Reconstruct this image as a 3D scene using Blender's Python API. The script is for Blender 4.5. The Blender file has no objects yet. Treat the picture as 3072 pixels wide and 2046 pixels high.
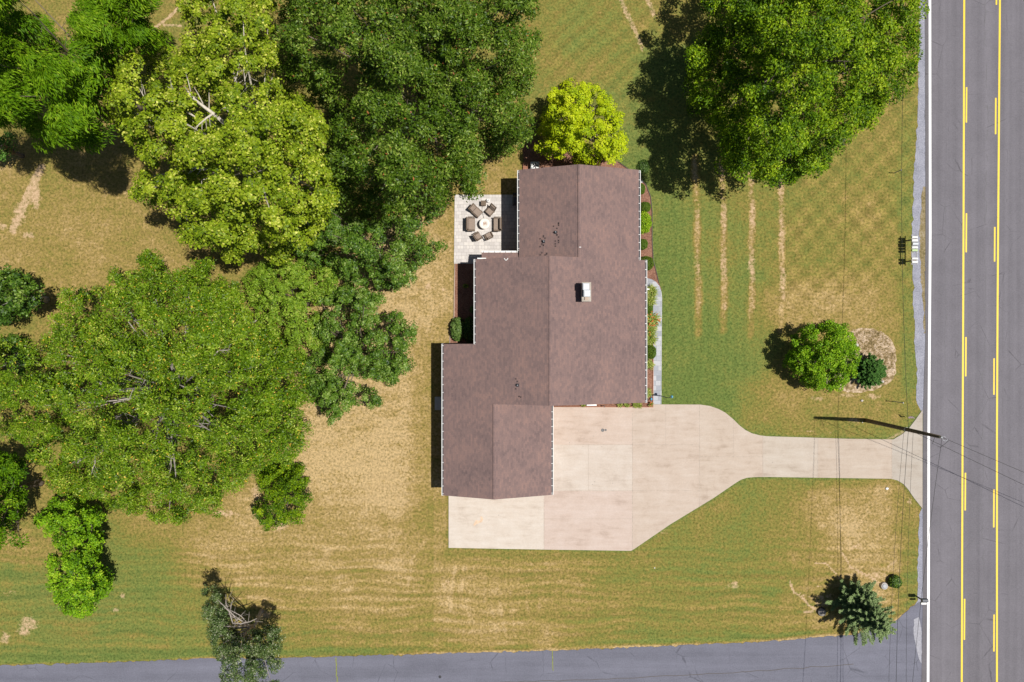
import bpy, math, random
import numpy as np
from mathutils import Vector, Matrix

# ------------------------------------------------------------------ camera, sky, sun
H = 62.0          # drone height, metres
PXM = 33.0        # photo pixels per metre on the ground
scene = bpy.context.scene
COL = scene.collection
cam_d = bpy.data.cameras.new("camera"); cam = bpy.data.objects.new("camera", cam_d)
COL.objects.link(cam); scene.camera = cam
cam.location = (0, 0, H); cam.rotation_euler = (0, 0, 0)
cam_d.sensor_width = 36.0; cam_d.lens = 36.0*H/(3072/PXM)
cam_d.clip_start = 0.5; cam_d.clip_end = 3000

SUN_EL = 66.5; COT = 1/math.tan(math.radians(SUN_EL))
sd = Vector((math.cos(math.radians(SUN_EL))*math.cos(math.radians(-3)),
             math.cos(math.radians(SUN_EL))*math.sin(math.radians(-3)),
             math.sin(math.radians(SUN_EL))))           # towards the sun (east of the frame, a hair south)
sun_d = bpy.data.lights.new("sun", 'SUN'); sun = bpy.data.objects.new("sun", sun_d); COL.objects.link(sun)
sun_d.energy = 5.0; sun_d.angle = math.radians(0.5); sun_d.color = (1.0, 0.955, 0.88)
sun.rotation_euler = sd.to_track_quat('Z', 'Y').to_euler(); sun.location = (60, 0, 80)
world = bpy.data.worlds.new("World"); scene.world = world; world.use_nodes = True
wn = world.node_tree.nodes; wl = world.node_tree.links
sky = wn.new('ShaderNodeTexSky'); sky.sky_type = 'NISHITA'; sky.sun_disc = False
sky.sun_elevation = math.radians(SUN_EL); sky.sun_rotation = math.atan2(sd.x, sd.y)
bg = wn.get('Background') or wn.new('ShaderNodeBackground')
wl.new(sky.outputs[0], bg.inputs[0]); bg.inputs[1].default_value = 0.05
scene.view_settings.view_transform = 'Standard'; scene.view_settings.look = 'None'
scene.view_settings.exposure = 0.05; scene.view_settings.gamma = 1.0

RNG = np.random.default_rng(7); random.seed(7)

def P(px, py, z=0.0):
    k = (H-z)/H/PXM
    return Vector(((px-1536)*k, -(py-1023)*k, z))

# ------------------------------------------------------------------ materials
MATS = {}
def new_mat(name):
    m = bpy.data.materials.new(name); m.use_nodes = True
    nt = m.node_tree; nt.nodes.clear()
    out = nt.nodes.new('ShaderNodeOutputMaterial')
    b = nt.nodes.new('ShaderNodeBsdfPrincipled')
    nt.links.new(b.outputs[0], out.inputs[0])
    MATS[name] = m
    return m, nt, b, out
def setv(n, key, v):
    if key in n.inputs: n.inputs[key].default_value = v
def ramp(nt, stops, interp='LINEAR'):
    r = nt.nodes.new('ShaderNodeValToRGB'); r.color_ramp.interpolation = interp
    e = r.color_ramp.elements
    while len(e) > 1: e.remove(e[-1])
    e[0].position = stops[0][0]; e[0].color = (*stops[0][1], 1)
    for p, c in stops[1:]:
        x = e.new(p); x.color = (*c, 1)
    return r
def noise(nt, coord, scale, detail=4, rough=0.6, dist=0.0):
    n = nt.nodes.new('ShaderNodeTexNoise'); n.inputs['Scale'].default_value = scale
    n.inputs['Detail'].default_value = detail; n.inputs['Roughness'].default_value = rough
    n.inputs['Distortion'].default_value = dist
    nt.links.new(coord, n.inputs['Vector']); return n
def math_n(nt, op, a, b=None, clamp=False):
    n = nt.nodes.new('ShaderNodeMath'); n.operation = op; n.use_clamp = clamp
    for i, v in enumerate((a, b)):
        if v is None: continue
        if isinstance(v, (int, float)): n.inputs[i].default_value = v
        else: nt.links.new(v, n.inputs[i])
    return n.outputs[0]
def mix_c(nt, fac, a, b, mode='MIX'):
    n = nt.nodes.new('ShaderNodeMix'); n.data_type = 'RGBA'; n.blend_type = mode
    for sock, v in ((n.inputs[0], fac), (n.inputs[6], a), (n.inputs[7], b)):
        if isinstance(v, (int, float)): sock.default_value = v
        elif isinstance(v, tuple): sock.default_value = (*v, 1) if len(v) == 3 else v
        else: nt.links.new(v, sock)
    return n.outputs[2]
def attr(nt, name):
    n = nt.nodes.new('ShaderNodeAttribute'); n.attribute_name = name; return n
def coordn(nt, kind='Object'):
    n = nt.nodes.new('ShaderNodeTexCoord'); return n.outputs[kind]
def bump(nt, b, h, strength, dist=0.02):
    n = nt.nodes.new('ShaderNodeBump'); n.inputs['Strength'].default_value = strength
    n.inputs['Distance'].default_value = dist
    nt.links.new(h, n.inputs['Height']); nt.links.new(n.outputs[0], b.inputs['Normal'])

def basic(name, c, var=0.12, scale=6.0, rough=0.7, metal=0.0, bumps=0.15, spec=None):
    m, nt, b, out = new_mat(name)
    co = coordn(nt); n = noise(nt, co, scale, 5)
    d = tuple(max(0, x*(1-var)) for x in c); l = tuple(min(1, x*(1+var)) for x in c)
    r = ramp(nt, [(0.3, d), (0.7, l)]); nt.links.new(n.outputs[0], r.inputs[0])
    nt.links.new(r.outputs[0], b.inputs['Base Color'])
    setv(b, 'Roughness', rough); setv(b, 'Metallic', metal)
    if spec is not None: setv(b, 'Specular IOR Level', spec)
    if bumps: bump(nt, b, n.outputs[0], bumps)
    return m

def speckle(name, stops, s_fine, s_mid, w_fine=0.6, w_mid=0.6, rough=0.9, bumps=0.4, dist=0.03, bdist=0.0):
    """rough ground surfaces: colour follows a fine and a coarse noise"""
    m, nt, b, out = new_mat(name)
    co = coordn(nt)
    f = noise(nt, co, s_fine, 4, 0.7); g = noise(nt, co, s_mid, 4, 0.6, bdist)
    v = math_n(nt, 'ADD', math_n(nt, 'MULTIPLY', math_n(nt, 'SUBTRACT', f.outputs[0], 0.5), w_fine*2),
               math_n(nt, 'MULTIPLY', math_n(nt, 'SUBTRACT', g.outputs[0], 0.5), w_mid*2))
    v = math_n(nt, 'ADD', v, 0.5, True)
    r = ramp(nt, stops); nt.links.new(v, r.inputs[0])
    nt.links.new(r.outputs[0], b.inputs['Base Color']); setv(b, 'Roughness', rough)
    setv(b, 'Specular IOR Level', 0.2)
    bump(nt, b, f.outputs[0], bumps, dist)
    return m

def leaf_mat(name, stops, rough=0.5, trans=0.3, spec=0.4, tcol=None):
    m, nt, b, out = new_mat(name)
    a = attr(nt, 'v'); r = ramp(nt, stops); nt.links.new(a.outputs['Fac'], r.inputs[0])
    nt.links.new(r.outputs[0], b.inputs['Base Color'])
    setv(b, 'Roughness', rough); setv(b, 'Specular IOR Level', spec)
    t = nt.nodes.new('ShaderNodeBsdfTranslucent')
    tc = mix_c(nt, 1.0, r.outputs[0], tcol or (1.1, 1.25, 0.5), 'MULTIPLY')
    nt.links.new(tc, t.inputs[0])
    mx = nt.nodes.new('ShaderNodeMixShader'); mx.inputs[0].default_value = trans
    nt.links.new(b.outputs[0], mx.inputs[1]); nt.links.new(t.outputs[0], mx.inputs[2])
    nt.links.new(mx.outputs[0], out.inputs[0])
    return m

def lawn_material():
    m, nt, b, out = new_mat('lawn_grass')
    co = coordn(nt)
    fine = noise(nt, co, 4.2, 7, 0.85); mid = noise(nt, co, 1.1, 6, 0.75); tuft = noise(nt, co, 2.4, 4, 0.7)
    big = noise(nt, co, 0.22, 4, 0.6)
    dry = attr(nt, 'dry').outputs['Fac']; bare = attr(nt, 'bare').outputs['Fac']
    v = dry
    for n, w in ((fine, 1.25), (mid, 0.7), (tuft, 0.55), (big, 0.7)):
        v = math_n(nt, 'ADD', v, math_n(nt, 'MULTIPLY', math_n(nt, 'SUBTRACT', n.outputs[0], 0.5), w))
    v = math_n(nt, 'ADD', v, 0.0, True)
    r = ramp(nt, [(0.0, (0.118, 0.162, 0.040)), (0.22, (0.162, 0.184, 0.046)), (0.45, (0.200, 0.178, 0.044)),
                  (0.66, (0.268, 0.198, 0.062)), (0.86, (0.345, 0.245, 0.102)), (1.0, (0.45, 0.325, 0.165))])
    nt.links.new(v, r.inputs[0])
    # colour specks, the dark ones painting in shade between the blades
    g = noise(nt, co, 4.8, 6, 0.85)
    gr = ramp(nt, [(0.36, (0.36, 0.42, 0.32)), (0.50, (.95, .95, .95)), (0.64, (1.32, 1.30, 1.25))]); nt.links.new(g.outputs[0], gr.inputs[0])
    c = mix_c(nt, 1.0, r.outputs[0], gr.outputs[0], 'MULTIPLY')
    nap_ = attr(nt, 'nap').outputs['Color']
    c = mix_c(nt, 1.0, c, nap_, 'MULTIPLY')
    # bare soil
    bv = math_n(nt, 'ADD', bare, math_n(nt, 'MULTIPLY', math_n(nt, 'SUBTRACT', tuft.outputs[0], 0.5), 1.1))
    bv = math_n(nt, 'ADD', bv, math_n(nt, 'MULTIPLY', math_n(nt, 'SUBTRACT', fine.outputs[0], 0.5), 0.9))
    br = ramp(nt, [(0.40, (0, 0, 0)), (0.72, (0.9, 0.9, 0.9))]); nt.links.new(bv, br.inputs[0])
    sr = ramp(nt, [(0.3, (0.30, 0.19, 0.10)), (0.6, (0.60, 0.43, 0.28))]); nt.links.new(fine.outputs[0], sr.inputs[0])
    c = mix_c(nt, br.outputs[0], c, sr.outputs[0])
    nt.links.new(c, b.inputs['Base Color']); setv(b, 'Roughness', 0.95); setv(b, 'Specular IOR Level', 0.1)
    bump(nt, b, fine.outputs[0], 0.3, 0.04)
    return m

def shingle_material():
    m, nt, b, out = new_mat('roof_shingle')
    uv = coordn(nt, 'UV')
    br = nt.nodes.new('ShaderNodeTexBrick'); nt.links.new(uv, br.inputs['Vector'])
    br.inputs['Scale'].default_value = 1.0
    br.inputs['Brick Width'].default_value = 0.30; br.inputs['Row Height'].default_value = 0.165
    br.inputs['Mortar Size'].default_value = 0.006; br.inputs['Mortar Smooth'].default_value = 0.2
    br.inputs['Bias'].default_value = 0.0
    br.inputs['Color1'].default_value = (0.0, 0.0, 0.0, 1); br.inputs['Color2'].default_value = (1, 1, 1, 1)
    br.inputs['Mortar'].default_value = (0.0, 0.0, 0.0, 1)
    br.offset = 0.5; br.offset_frequency = 2
    co = coordn(nt)
    big = noise(nt, co, 0.35, 4, 0.6); fine = noise(nt, co, 14, 3, 0.7); mid = noise(nt, co, 2.0, 4, 0.6)
    v = math_n(nt, 'MULTIPLY', br.outputs[0], 0.20)
    v = math_n(nt, 'ADD', v, math_n(nt, 'MULTIPLY', big.outputs[0], 0.50))
    v = math_n(nt, 'ADD', v, math_n(nt, 'MULTIPLY', fine.outputs[0], 0.45))
    v = math_n(nt, 'ADD', v, math_n(nt, 'MULTIPLY', mid.outputs[0], 0.2))
    r = ramp(nt, [(0.40, (0.118, 0.085, 0.086)), (0.66, (0.190, 0.129, 0.121)), (0.95, (0.275, 0.170, 0.145))])
    nt.links.new(v, r.inputs[0]); nt.links.new(r.outputs[0], b.inputs['Base Color'])
    setv(b, 'Roughness', 0.85); setv(b, 'Specular IOR Level', 0.25)
    bump(nt, b, fine.outputs[0], 0.4, 0.01)
    return m

def brick_material():
    m, nt, b, out = new_mat('wall_brick')
    uv = coordn(nt, 'UV')
    br = nt.nodes.new('ShaderNodeTexBrick'); nt.links.new(uv, br.inputs['Vector'])
    br.inputs['Scale'].default_value = 1.0; br.inputs['Brick Width'].default_value = 0.22
    br.inputs['Row Height'].default_value = 0.075; br.inputs['Mortar Size'].default_value = 0.008
    br.inputs['Color1'].default_value = (0.32, 0.12, 0.07, 1); br.inputs['Color2'].default_value = (0.42, 0.18, 0.10, 1)
    br.inputs['Mortar'].default_value = (0.45, 0.4, 0.35, 1)
    nt.links.new(br.outputs[0], b.inputs['Base Color']); setv(b, 'Roughness', 0.9)
    return m

def concrete_material():
    m, nt, b, out = new_mat('drive_concrete')
    co = coordn(nt); a = attr(nt, 'tone')
    big = noise(nt, co, 0.55, 6, 0.65, 0.4); fine = noise(nt, co, 9, 4, 0.7)
    mp = nt.nodes.new('ShaderNodeMapping'); mp.inputs['Scale'].default_value = (0.35, 2.2, 1)
    nt.links.new(co, mp.inputs[0]); streak = noise(nt, mp.outputs[0], 1.1, 6, 0.7, 0.3)
    v = math_n(nt, 'ADD', math_n(nt, 'MULTIPLY', big.outputs[0], 0.5), math_n(nt, 'MULTIPLY', streak.outputs[0], 0.5))
    r = ramp(nt, [(0.30, (0.70, 0.65, 0.61)), (0.46, (0.95, 0.93, 0.91)), (0.66, (1.06, 1.08, 1.10))]); nt.links.new(v, r.inputs[0])
    r2 = ramp(nt, [(0.3, (0.93, 0.93, 0.93)), (0.7, (1.05, 1.05, 1.05))]); nt.links.new(fine.outputs[0], r2.inputs[0])
    c = mix_c(nt, 1.0, mix_c(nt, 1.0, a.outputs['Color'], (.91, .905, .90), 'MULTIPLY'), r.outputs[0], 'MULTIPLY')
    c = mix_c(nt, 1.0, c, r2.outputs[0], 'MULTIPLY')
    nt.links.new(c, b.inputs['Base Color']); setv(b, 'Roughness', 0.85); setv(b, 'Specular IOR Level', 0.25)
    bump(nt, b, fine.outputs[0], 0.15, 0.01)
    return m

def asphalt_material(name, c, tracks=None):
    m, nt, b, out = new_mat(name)
    co = coordn(nt)
    fine = noise(nt, co, 11, 4, 0.8); big = noise(nt, co, 0.4, 5, 0.6)
    mp = nt.nodes.new('ShaderNodeMapping')
    mp.inputs['Scale'].default_value = (1.1, 0.012, 1) if tracks else (0.05, 0.9, 1)
    nt.links.new(co, mp.inputs[0]); st = noise(nt, mp.outputs[0], 1.0, 4, 0.6)
    v = math_n(nt, 'MULTIPLY', fine.outputs[0], 0.55)
    v = math_n(nt, 'ADD', v, math_n(nt, 'MULTIPLY', big.outputs[0], 0.25))
    v = math_n(nt, 'ADD', v, math_n(nt, 'MULTIPLY', st.outputs[0], 0.45))
    v = math_n(nt, 'SUBTRACT', v, 0.125)
    r = ramp(nt, [(0.3, tuple(x*0.66 for x in c)), (0.5, c), (0.72, tuple(x*1.36 for x in c))]); nt.links.new(v, r.inputs[0])
    col = r.outputs[0]
    # fine meandering cracks
    vo = nt.nodes.new('ShaderNodeTexVoronoi'); vo.feature = 'DISTANCE_TO_EDGE'; vo.inputs['Scale'].default_value = 0.33
    nz = noise(nt, co, 1.6, 4, 0.7); mv = mix_c(nt, 0.12, co, nz.outputs[1], 'ADD'); nt.links.new(mv, vo.inputs['Vector'])
    cr = ramp(nt, [(0.0, (0.45, 0.45, 0.45)), (0.012, (1, 1, 1))]); nt.links.new(vo.outputs[0], cr.inputs[0])
    msk = ramp(nt, [(0.5, (0, 0, 0)), (0.6, (0.8, 0.8, 0.8))]); nt.links.new(big.outputs[0], msk.inputs[0])
    col = mix_c(nt, msk.outputs[0], col, mix_c(nt, 1.0, col, cr.outputs[0], 'MULTIPLY'))
    nt.links.new(col, b.inputs['Base Color']); setv(b, 'Roughness', 0.85); setv(b, 'Specular IOR Level', 0.3)
    bump(nt, b, fine.outputs[0], 0.3, 0.01)
    return m

def paver_material(name, stops, w, h, mortar, rot=0.0):
    m, nt, b, out = new_mat(name)
    co = coordn(nt)
    mp = nt.nodes.new('ShaderNodeMapping'); mp.inputs['Rotation'].default_value = (0, 0, rot); nt.links.new(co, mp.inputs[0])
    br = nt.nodes.new('ShaderNodeTexBrick'); nt.links.new(mp.outputs[0], br.inputs['Vector'])
    br.inputs['Scale'].default_value = 1.0; br.inputs['Brick Width'].default_value = w
    br.inputs['Row Height'].default_value = h; br.inputs['Mortar Size'].default_value = 0.012
    br.inputs['Color1'].default_value = (0, 0, 0, 1); br.inputs['Color2'].default_value = (1, 1, 1, 1)
    br.inputs['Mortar'].default_value = (0.5, 0.5, 0.5, 1); br.squash = 0.6; br.squash_frequency = 3
    n = noise(nt, co, 5, 4); 
    v = math_n(nt, 'ADD', math_n(nt, 'MULTIPLY', br.outputs[0], 0.7), math_n(nt, 'MULTIPLY', n.outputs[0], 0.35))
    r = ramp(nt, stops); nt.links.new(v, r.inputs[0])
    c = mix_c(nt, br.outputs['Fac'], r.outputs[0], mortar)
    nt.links.new(c, b.inputs['Base Color']); setv(b, 'Roughness', 0.85)
    return m

def paint_material(name, c, wear=0.5):
    m, nt, b, out = new_mat(name)
    co = coordn(nt); n = noise(nt, co, 7, 5, 0.8)
    r = ramp(nt, [(0.30, tuple(x*0.72 for x in c)), (0.46, c)]); nt.links.new(n.outputs[0], r.inputs[0])
    nt.links.new(r.outputs[0], b.inputs['Base Color']); setv(b, 'Roughness', 0.6)
    return m

M_lawn = lawn_material(); M_shingle = shingle_material(); M_brick = brick_material(); M_conc = concrete_material()
M_road = asphalt_material('road_asphalt', (0.150, 0.141, 0.160), True)
M_side = asphalt_material('street_asphalt', (0.142, 0.144, 0.182))
M_edge = asphalt_material('edge_asphalt', (0.135, 0.127, 0.138), True)
M_gravel = speckle('gravel', [(0.2, (0.16, 0.165, 0.20)), (0.5, (0.27, 0.275, 0.33)), (0.85, (0.42, 0.42, 0.48))], 9, 1.0, 0.6, 0.3)
M_weedstrip = speckle('dry_weeds', [(0.15, (0.09, 0.08, 0.03)), (0.5, (0.23, 0.18, 0.09)), (0.85, (0.33, 0.28, 0.2))], 6, 1.2, 0.7, 0.5)
M_mulch = speckle('mulch', [(0.15, (0.10, 0.045, 0.03)), (0.5, (0.22, 0.11, 0.075)), (0.9, (0.38, 0.22, 0.15))], 9, 1.2, 0.7, 0.3)
M_island = speckle('island_straw', [(0.12, (0.09, 0.07, 0.025)), (0.42, (0.26, 0.185, 0.09)), (0.60, (0.46, 0.35, 0.24)), (0.9, (0.60, 0.47, 0.35))], 3.2, 0.9, 0.9, 0.4)
M_paver = paver_material('patio_paver', [(0.1, (0.46, 0.43, 0.41)), (0.5, (0.56, 0.525, 0.505)), (0.95, (0.63, 0.59, 0.55))], 0.46, 0.31, (0.34, 0.32, 0.30))
M_walk = paver_material('walk_slate', [(0.1, (0.25, 0.27, 0.31)), (0.5, (0.37, 0.385, 0.42)), (0.95, (0.50, 0.50, 0.52))], 0.75, 0.45, (0.24, 0.24, 0.25))
M_white = basic('white_trim', (0.78, 0.78, 0.77), 0.05, 4, 0.5)
M_cover = basic('cover_grey', (0.17, 0.17, 0.17), 0.2, 9, 0.8)
M_gutin = basic('gutter_inside', (0.10, 0.10, 0.11), 0.3, 8, 0.7)
M_yellow = paint_material('yellow_paint', (0.80, 0.57, 0.025))
M_wpaint = paint_material('white_paint', (0.80, 0.80, 0.80))
M_dark = basic('dark_metal', (0.035, 0.035, 0.04), 0.2, 8, 0.5)
M_gap = basic('dark_joint', (0.10, 0.085, 0.075), 0.2, 8, 0.95)
M_jt = basic('joint_sand', (0.41, 0.34, 0.285), 0.25, 6, 0.95)
M_tan = basic('tan_trim', (0.42, 0.33, 0.26), 0.1, 8, 0.7)
M_block = basic('house_stone', (0.40, 0.36, 0.31), 0.2, 5, 0.9)
M_galv = basic('galvanised', (0.42, 0.44, 0.47), 0.12, 8, 0.5, 0.3)
M_grey = basic('grey_plastic', (0.35, 0.36, 0.38), 0.1, 8, 0.5)
M_wick = basic('wicker', (0.145, 0.105, 0.075), 0.3, 40, 0.8)
M_cush = basic('cushion', (0.27, 0.21, 0.17), 0.12, 10, 0.9)
M_wood = basic('pole_wood', (0.115, 0.085, 0.055), 0.35, 7, 0.9)
M_deck = basic('deck_wood', (0.30, 0.13, 0.08), 0.25, 9, 0.8)
M_bark = basic('bark_brown', (0.16, 0.125, 0.095), 0.35, 5, 0.95)
M_barkpale = basic('bark_pale', (0.52, 0.47, 0.39), 0.3, 4, 0.9)
M_barkgrey = basic('bark_grey', (0.33, 0.29, 0.26), 0.3, 5, 0.9)
M_stoneedge = basic('stone_edge', (0.45, 0.39, 0.32), 0.2, 6, 0.9)
M_rock = basic('rock', (0.50, 0.45, 0.42), 0.25, 5, 0.9)
M_glass = basic('window_glass', (0.04, 0.05, 0.06), 0.1, 2, 0.08)
M_cream = basic('fire_stone', (0.74, 0.70, 0.64), 0.06, 9, 0.7)
M_ember = basic('lava_rock', (0.55, 0.40, 0.32), 0.25, 25, 0.9)
M_blue = basic('blue_plastic', (0.06, 0.32, 0.48), 0.1, 6, 0.4)
M_greenp = basic('pale_green_paint', (0.45, 0.58, 0.30), 0.1, 6, 0.5)
M_pink = basic('pink_cloth', (0.62, 0.45, 0.52), 0.25, 12, 0.8)
M_rust = basic('rust_stain', (0.62, 0.46, 0.33), 0.15, 4, 0.9)
M_cable = basic('cable_black', (0.03, 0.03, 0.03), 0.1, 4, 0.6, 0, 0)

# ------------------------------------------------------------------ mesh helpers
def tag(o, label=None, cat=None, group=None, kind=None):
    if label: o['label'] = label
    if cat: o['category'] = cat
    if group: o['group'] = group
    if kind: o['kind'] = kind
    return o
def thing(name, loc, label, cat, group=None, rz=0.0):
    o = bpy.data.objects.new(name, None); COL.objects.link(o)
    o.empty_display_size = 0.3
    o.location = loc; o.rotation_euler = (0, 0, rz)
    return tag(o, label, cat, group)
def world_origin(o):
    v = Vector((0, 0, 0))
    while o is not None: v = v + o.location; o = o.parent
    return v
def link_mesh(name, me, m, parent=None, smooth=False):
    o = bpy.data.objects.new(name, me); COL.objects.link(o)
    for x in (m if isinstance(m, (list, tuple)) else [m]): me.materials.append(x)
    if parent is not None: o.parent = parent
    return o

class MB:
    def __init__(s): s.v = []; s.f = []; s.mi = []; s.uv = {}; s.cur = 0; s.sm = []
    def add(s, vs, fs, smooth=False):
        o = len(s.v); s.v += [tuple(v) for v in vs]
        for f in fs: s.f.append(tuple(i+o for i in f)); s.mi.append(s.cur); s.sm.append(smooth)
    def box(s, c, d, rz=0.0, rx=0.0, ry=0.0, bev=0.0):
        hx, hy, hz = d[0]/2, d[1]/2, d[2]/2
        R = Matrix.Rotation(rz, 3, 'Z') @ Matrix.Rotation(ry, 3, 'Y') @ Matrix.Rotation(rx, 3, 'X')
        c = Vector(c)
        if bev <= 0:
            vs = [c + R @ Vector((x*hx, y*hy, z*hz)) for z in (-1, 1) for y in (-1, 1) for x in (-1, 1)]
            s.add(vs, [(0, 2, 3, 1), (4, 5, 7, 6), (0, 1, 5, 4), (2, 6, 7, 3), (0, 4, 6, 2), (1, 3, 7, 5)])
        else:
            b = min(bev, hx*.9, hy*.9, hz*.9)
            rings = []
            for z, ins in ((-hz, b), (-hz+b, 0), (hz-b, 0), (hz, b)):
                X, Y = hx-ins, hy-ins
                rings.append([(X, -Y+b if ins == 0 else -Y, z), (X, Y-b if ins == 0 else Y, z), (X-b if ins == 0 else X, Y, z), (-X+b if ins == 0 else -X, Y, z),
                              (-X, Y-b if ins == 0 else Y, z), (-X, -Y+b if ins == 0 else -Y, z), (-X+b if ins == 0 else -X, -Y, z), (X-b if ins == 0 else X, -Y, z)])
            vs = [c + R @ Vector(p) for r in rings for p in r]
            fs = [(i*8+j, i*8+(j+1) % 8, (i+1)*8+(j+1) % 8, (i+1)*8+j) for i in range(3) for j in range(8)]
            fs += [tuple(range(7, -1, -1)), tuple(range(24, 32))]
            s.add(vs, fs)
    def prism(s, pts, z0, z1):
        """pts: list of (x, y), extruded"""
        n = len(pts)
        a = sum(pts[i][0]*pts[(i+1) % n][1]-pts[(i+1) % n][0]*pts[i][1] for i in range(n))
        if a < 0: pts = pts[::-1]
        vs = [(x, y, z0) for x, y in pts] + [(x, y, z1) for x, y in pts]
        s.add(vs, [tuple(range(n-1, -1, -1)), tuple(range(n, 2*n))] + [(i, (i+1) % n, n+(i+1) % n, n+i) for i in range(n)])
    def sheet(s, pts, z):
        n = len(pts)
        a = sum(pts[i][0]*pts[(i+1) % n][1]-pts[(i+1) % n][0]*pts[i][1] for i in range(n))
        if a < 0: pts = pts[::-1]
        s.add([(x, y, z) for x, y in pts], [tuple(range(n))])
    def tube(s, path, radii, seg=6, caps=True, smooth=True):
        path = [Vector(p) for p in path]; n = len(path)
        if isinstance(radii, (int, float)): radii = [radii]*n
        vs = []
        up = Vector((0, 0, 1))
        for i, p in enumerate(path):
            t = (path[min(i+1, n-1)]-path[max(i-1, 0)])
            t = t.normalized() if t.length > 1e-9 else up
            a = t.cross(Vector((0, 0, 1)) if abs(t.z) < 0.9 else Vector((1, 0, 0))).normalized(); b = t.cross(a)
            for j in range(seg):
                w = 2*math.pi*j/seg; vs.append(p + (a*math.cos(w)+b*math.sin(w))*radii[i])
        fs = [(i*seg+j, i*seg+(j+1) % seg, (i+1)*seg+(j+1) % seg, (i+1)*seg+j) for i in range(n-1) for j in range(seg)]
        s.add(vs, fs, smooth)
        if caps:
            o = len(s.v)-len(vs)
            s.f.append(tuple(o+j for j in range(seg-1, -1, -1))); s.mi.append(s.cur); s.sm.append(False)
            s.f.append(tuple(o+(n-1)*seg+j for j in range(seg))); s.mi.append(s.cur); s.sm.append(False)
    def lathe(s, prof, c=(0, 0, 0), seg=20, smooth=True):
        """prof: list of (r, z) bottom to top; closed with caps if r>0"""
        vs = [(c[0]+r*math.cos(2*math.pi*j/seg), c[1]+r*math.sin(2*math.pi*j/seg), c[2]+z) for r, z in prof for j in range(seg)]
        n = len(prof)
        s.add(vs, [(i*seg+j, i*seg+(j+1) % seg, (i+1)*seg+(j+1) % seg, (i+1)*seg+j) for i in range(n-1) for j in range(seg)], smooth)
        o = len(s.v)-len(vs)
        s.f.append(tuple(o+j for j in range(seg-1, -1, -1))); s.mi.append(s.cur); s.sm.append(False)
        s.f.append(tuple(o+(n-1)*seg+j for j in range(seg))); s.mi.append(s.cur); s.sm.append(False)
    def blob(s, c, r, rough=0.15, seg=10, rings=7, seed=0):
        rr = random.Random(seed)
        vs = []; 
        for i in range(rings+1):
            th = math.pi*i/rings
            for j in range(seg):
                ph = 2*math.pi*j/seg; k = 1+rr.uniform(-rough, rough)
                vs.append((c[0]+r[0]*k*math.sin(th)*math.cos(ph), c[1]+r[1]*k*math.sin(th)*math.sin(ph), c[2]+r[2]*k*math.cos(th)))
        s.add(vs, [(i*seg+j, (i+1)*seg+j, (i+1)*seg+(j+1) % seg, i*seg+(j+1) % seg) for i in range(rings) for j in range(seg)], True)
    def build(s, name, m, parent=None, world=False, loc=None):
        off = Vector((0, 0, 0))
        if world and parent is not None: off = world_origin(parent)
        if loc is not None: off = Vector(loc)
        me = bpy.data.meshes.new(name)
        me.from_pydata([(x-off.x, y-off.y, z-off.z) for x, y, z in s.v], [], s.f)
        for p, i, sm in zip(me.polygons, s.mi, s.sm): p.material_index = i; p.use_smooth = sm
        o = link_mesh(name, me, m, parent)
        if loc is not None and parent is None: o.location = loc
        me.update()
        return o

def uv_box(o, dirfn):
    """dirfn(vertex, face normal) -> (u, v) in metres"""
    me = o.data; uvl = me.uv_layers.new(name='UVMap')
    for p in me.polygons:
        for li in p.loop_indices:
            uvl.data[li].uv = dirfn(me.vertices[me.loops[li].vertex_index].co, p.normal)
def poly_px(pts, z=0.0):
    return [tuple(P(x, y, z)[:2]) for x, y in pts]
def jag(pts, amp, step, closed=False, seed=1, mask=None):
    """roughen a pixel polyline (metres amp, step in px)"""
    r = random.Random(seed); out = []
    n = len(pts); m = n if closed else n-1
    for i in range(m):
        a, b = pts[i], pts[(i+1) % n]; d = math.hypot(b[0]-a[0], b[1]-a[1])
        k = max(1, int(d/step))
        if mask and not mask(a, b): out.append(a); continue
        for j in range(k):
            t = j/k; q = (a[0]+(b[0]-a[0])*t, a[1]+(b[1]-a[1])*t)
            nx, ny = -(b[1]-a[1])/max(d, 1e-6), (b[0]-a[0])/max(d, 1e-6); w = r.gauss(0, amp*PXM) if (j > 0) else 0
            out.append((q[0]+nx*w, q[1]+ny*w))
    if not closed: out.append(pts[-1])
    return out

def inside(poly, X, Y):
    poly = np.asarray(poly, float); r = np.zeros(X.shape, bool)
    x1, y1 = poly[-1]
    for x2, y2 in poly:
        if y1 != y2:
            c = ((y1 > Y) != (y2 > Y)) & (X < (x2-x1)*(Y-y1)/(y2-y1)+x1); r ^= c
        x1, y1 = x2, y2
    return r
def seg_dist(pts, X, Y, closed=False):
    pts = [tuple(p) for p in pts]
    if closed: pts = pts+[pts[0]]
    best = np.full(X.shape, 1e9); 
    for (x1, y1), (x2, y2) in zip(pts[:-1], pts[1:]):
        dx, dy = x2-x1, y2-y1; L = dx*dx+dy*dy+1e-9
        t = np.clip(((X-x1)*dx+(Y-y1)*dy)/L, 0, 1)
        best = np.minimum(best, np.hypot(X-(x1+t*dx), Y-(y1+t*dy)))
    return best

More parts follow.
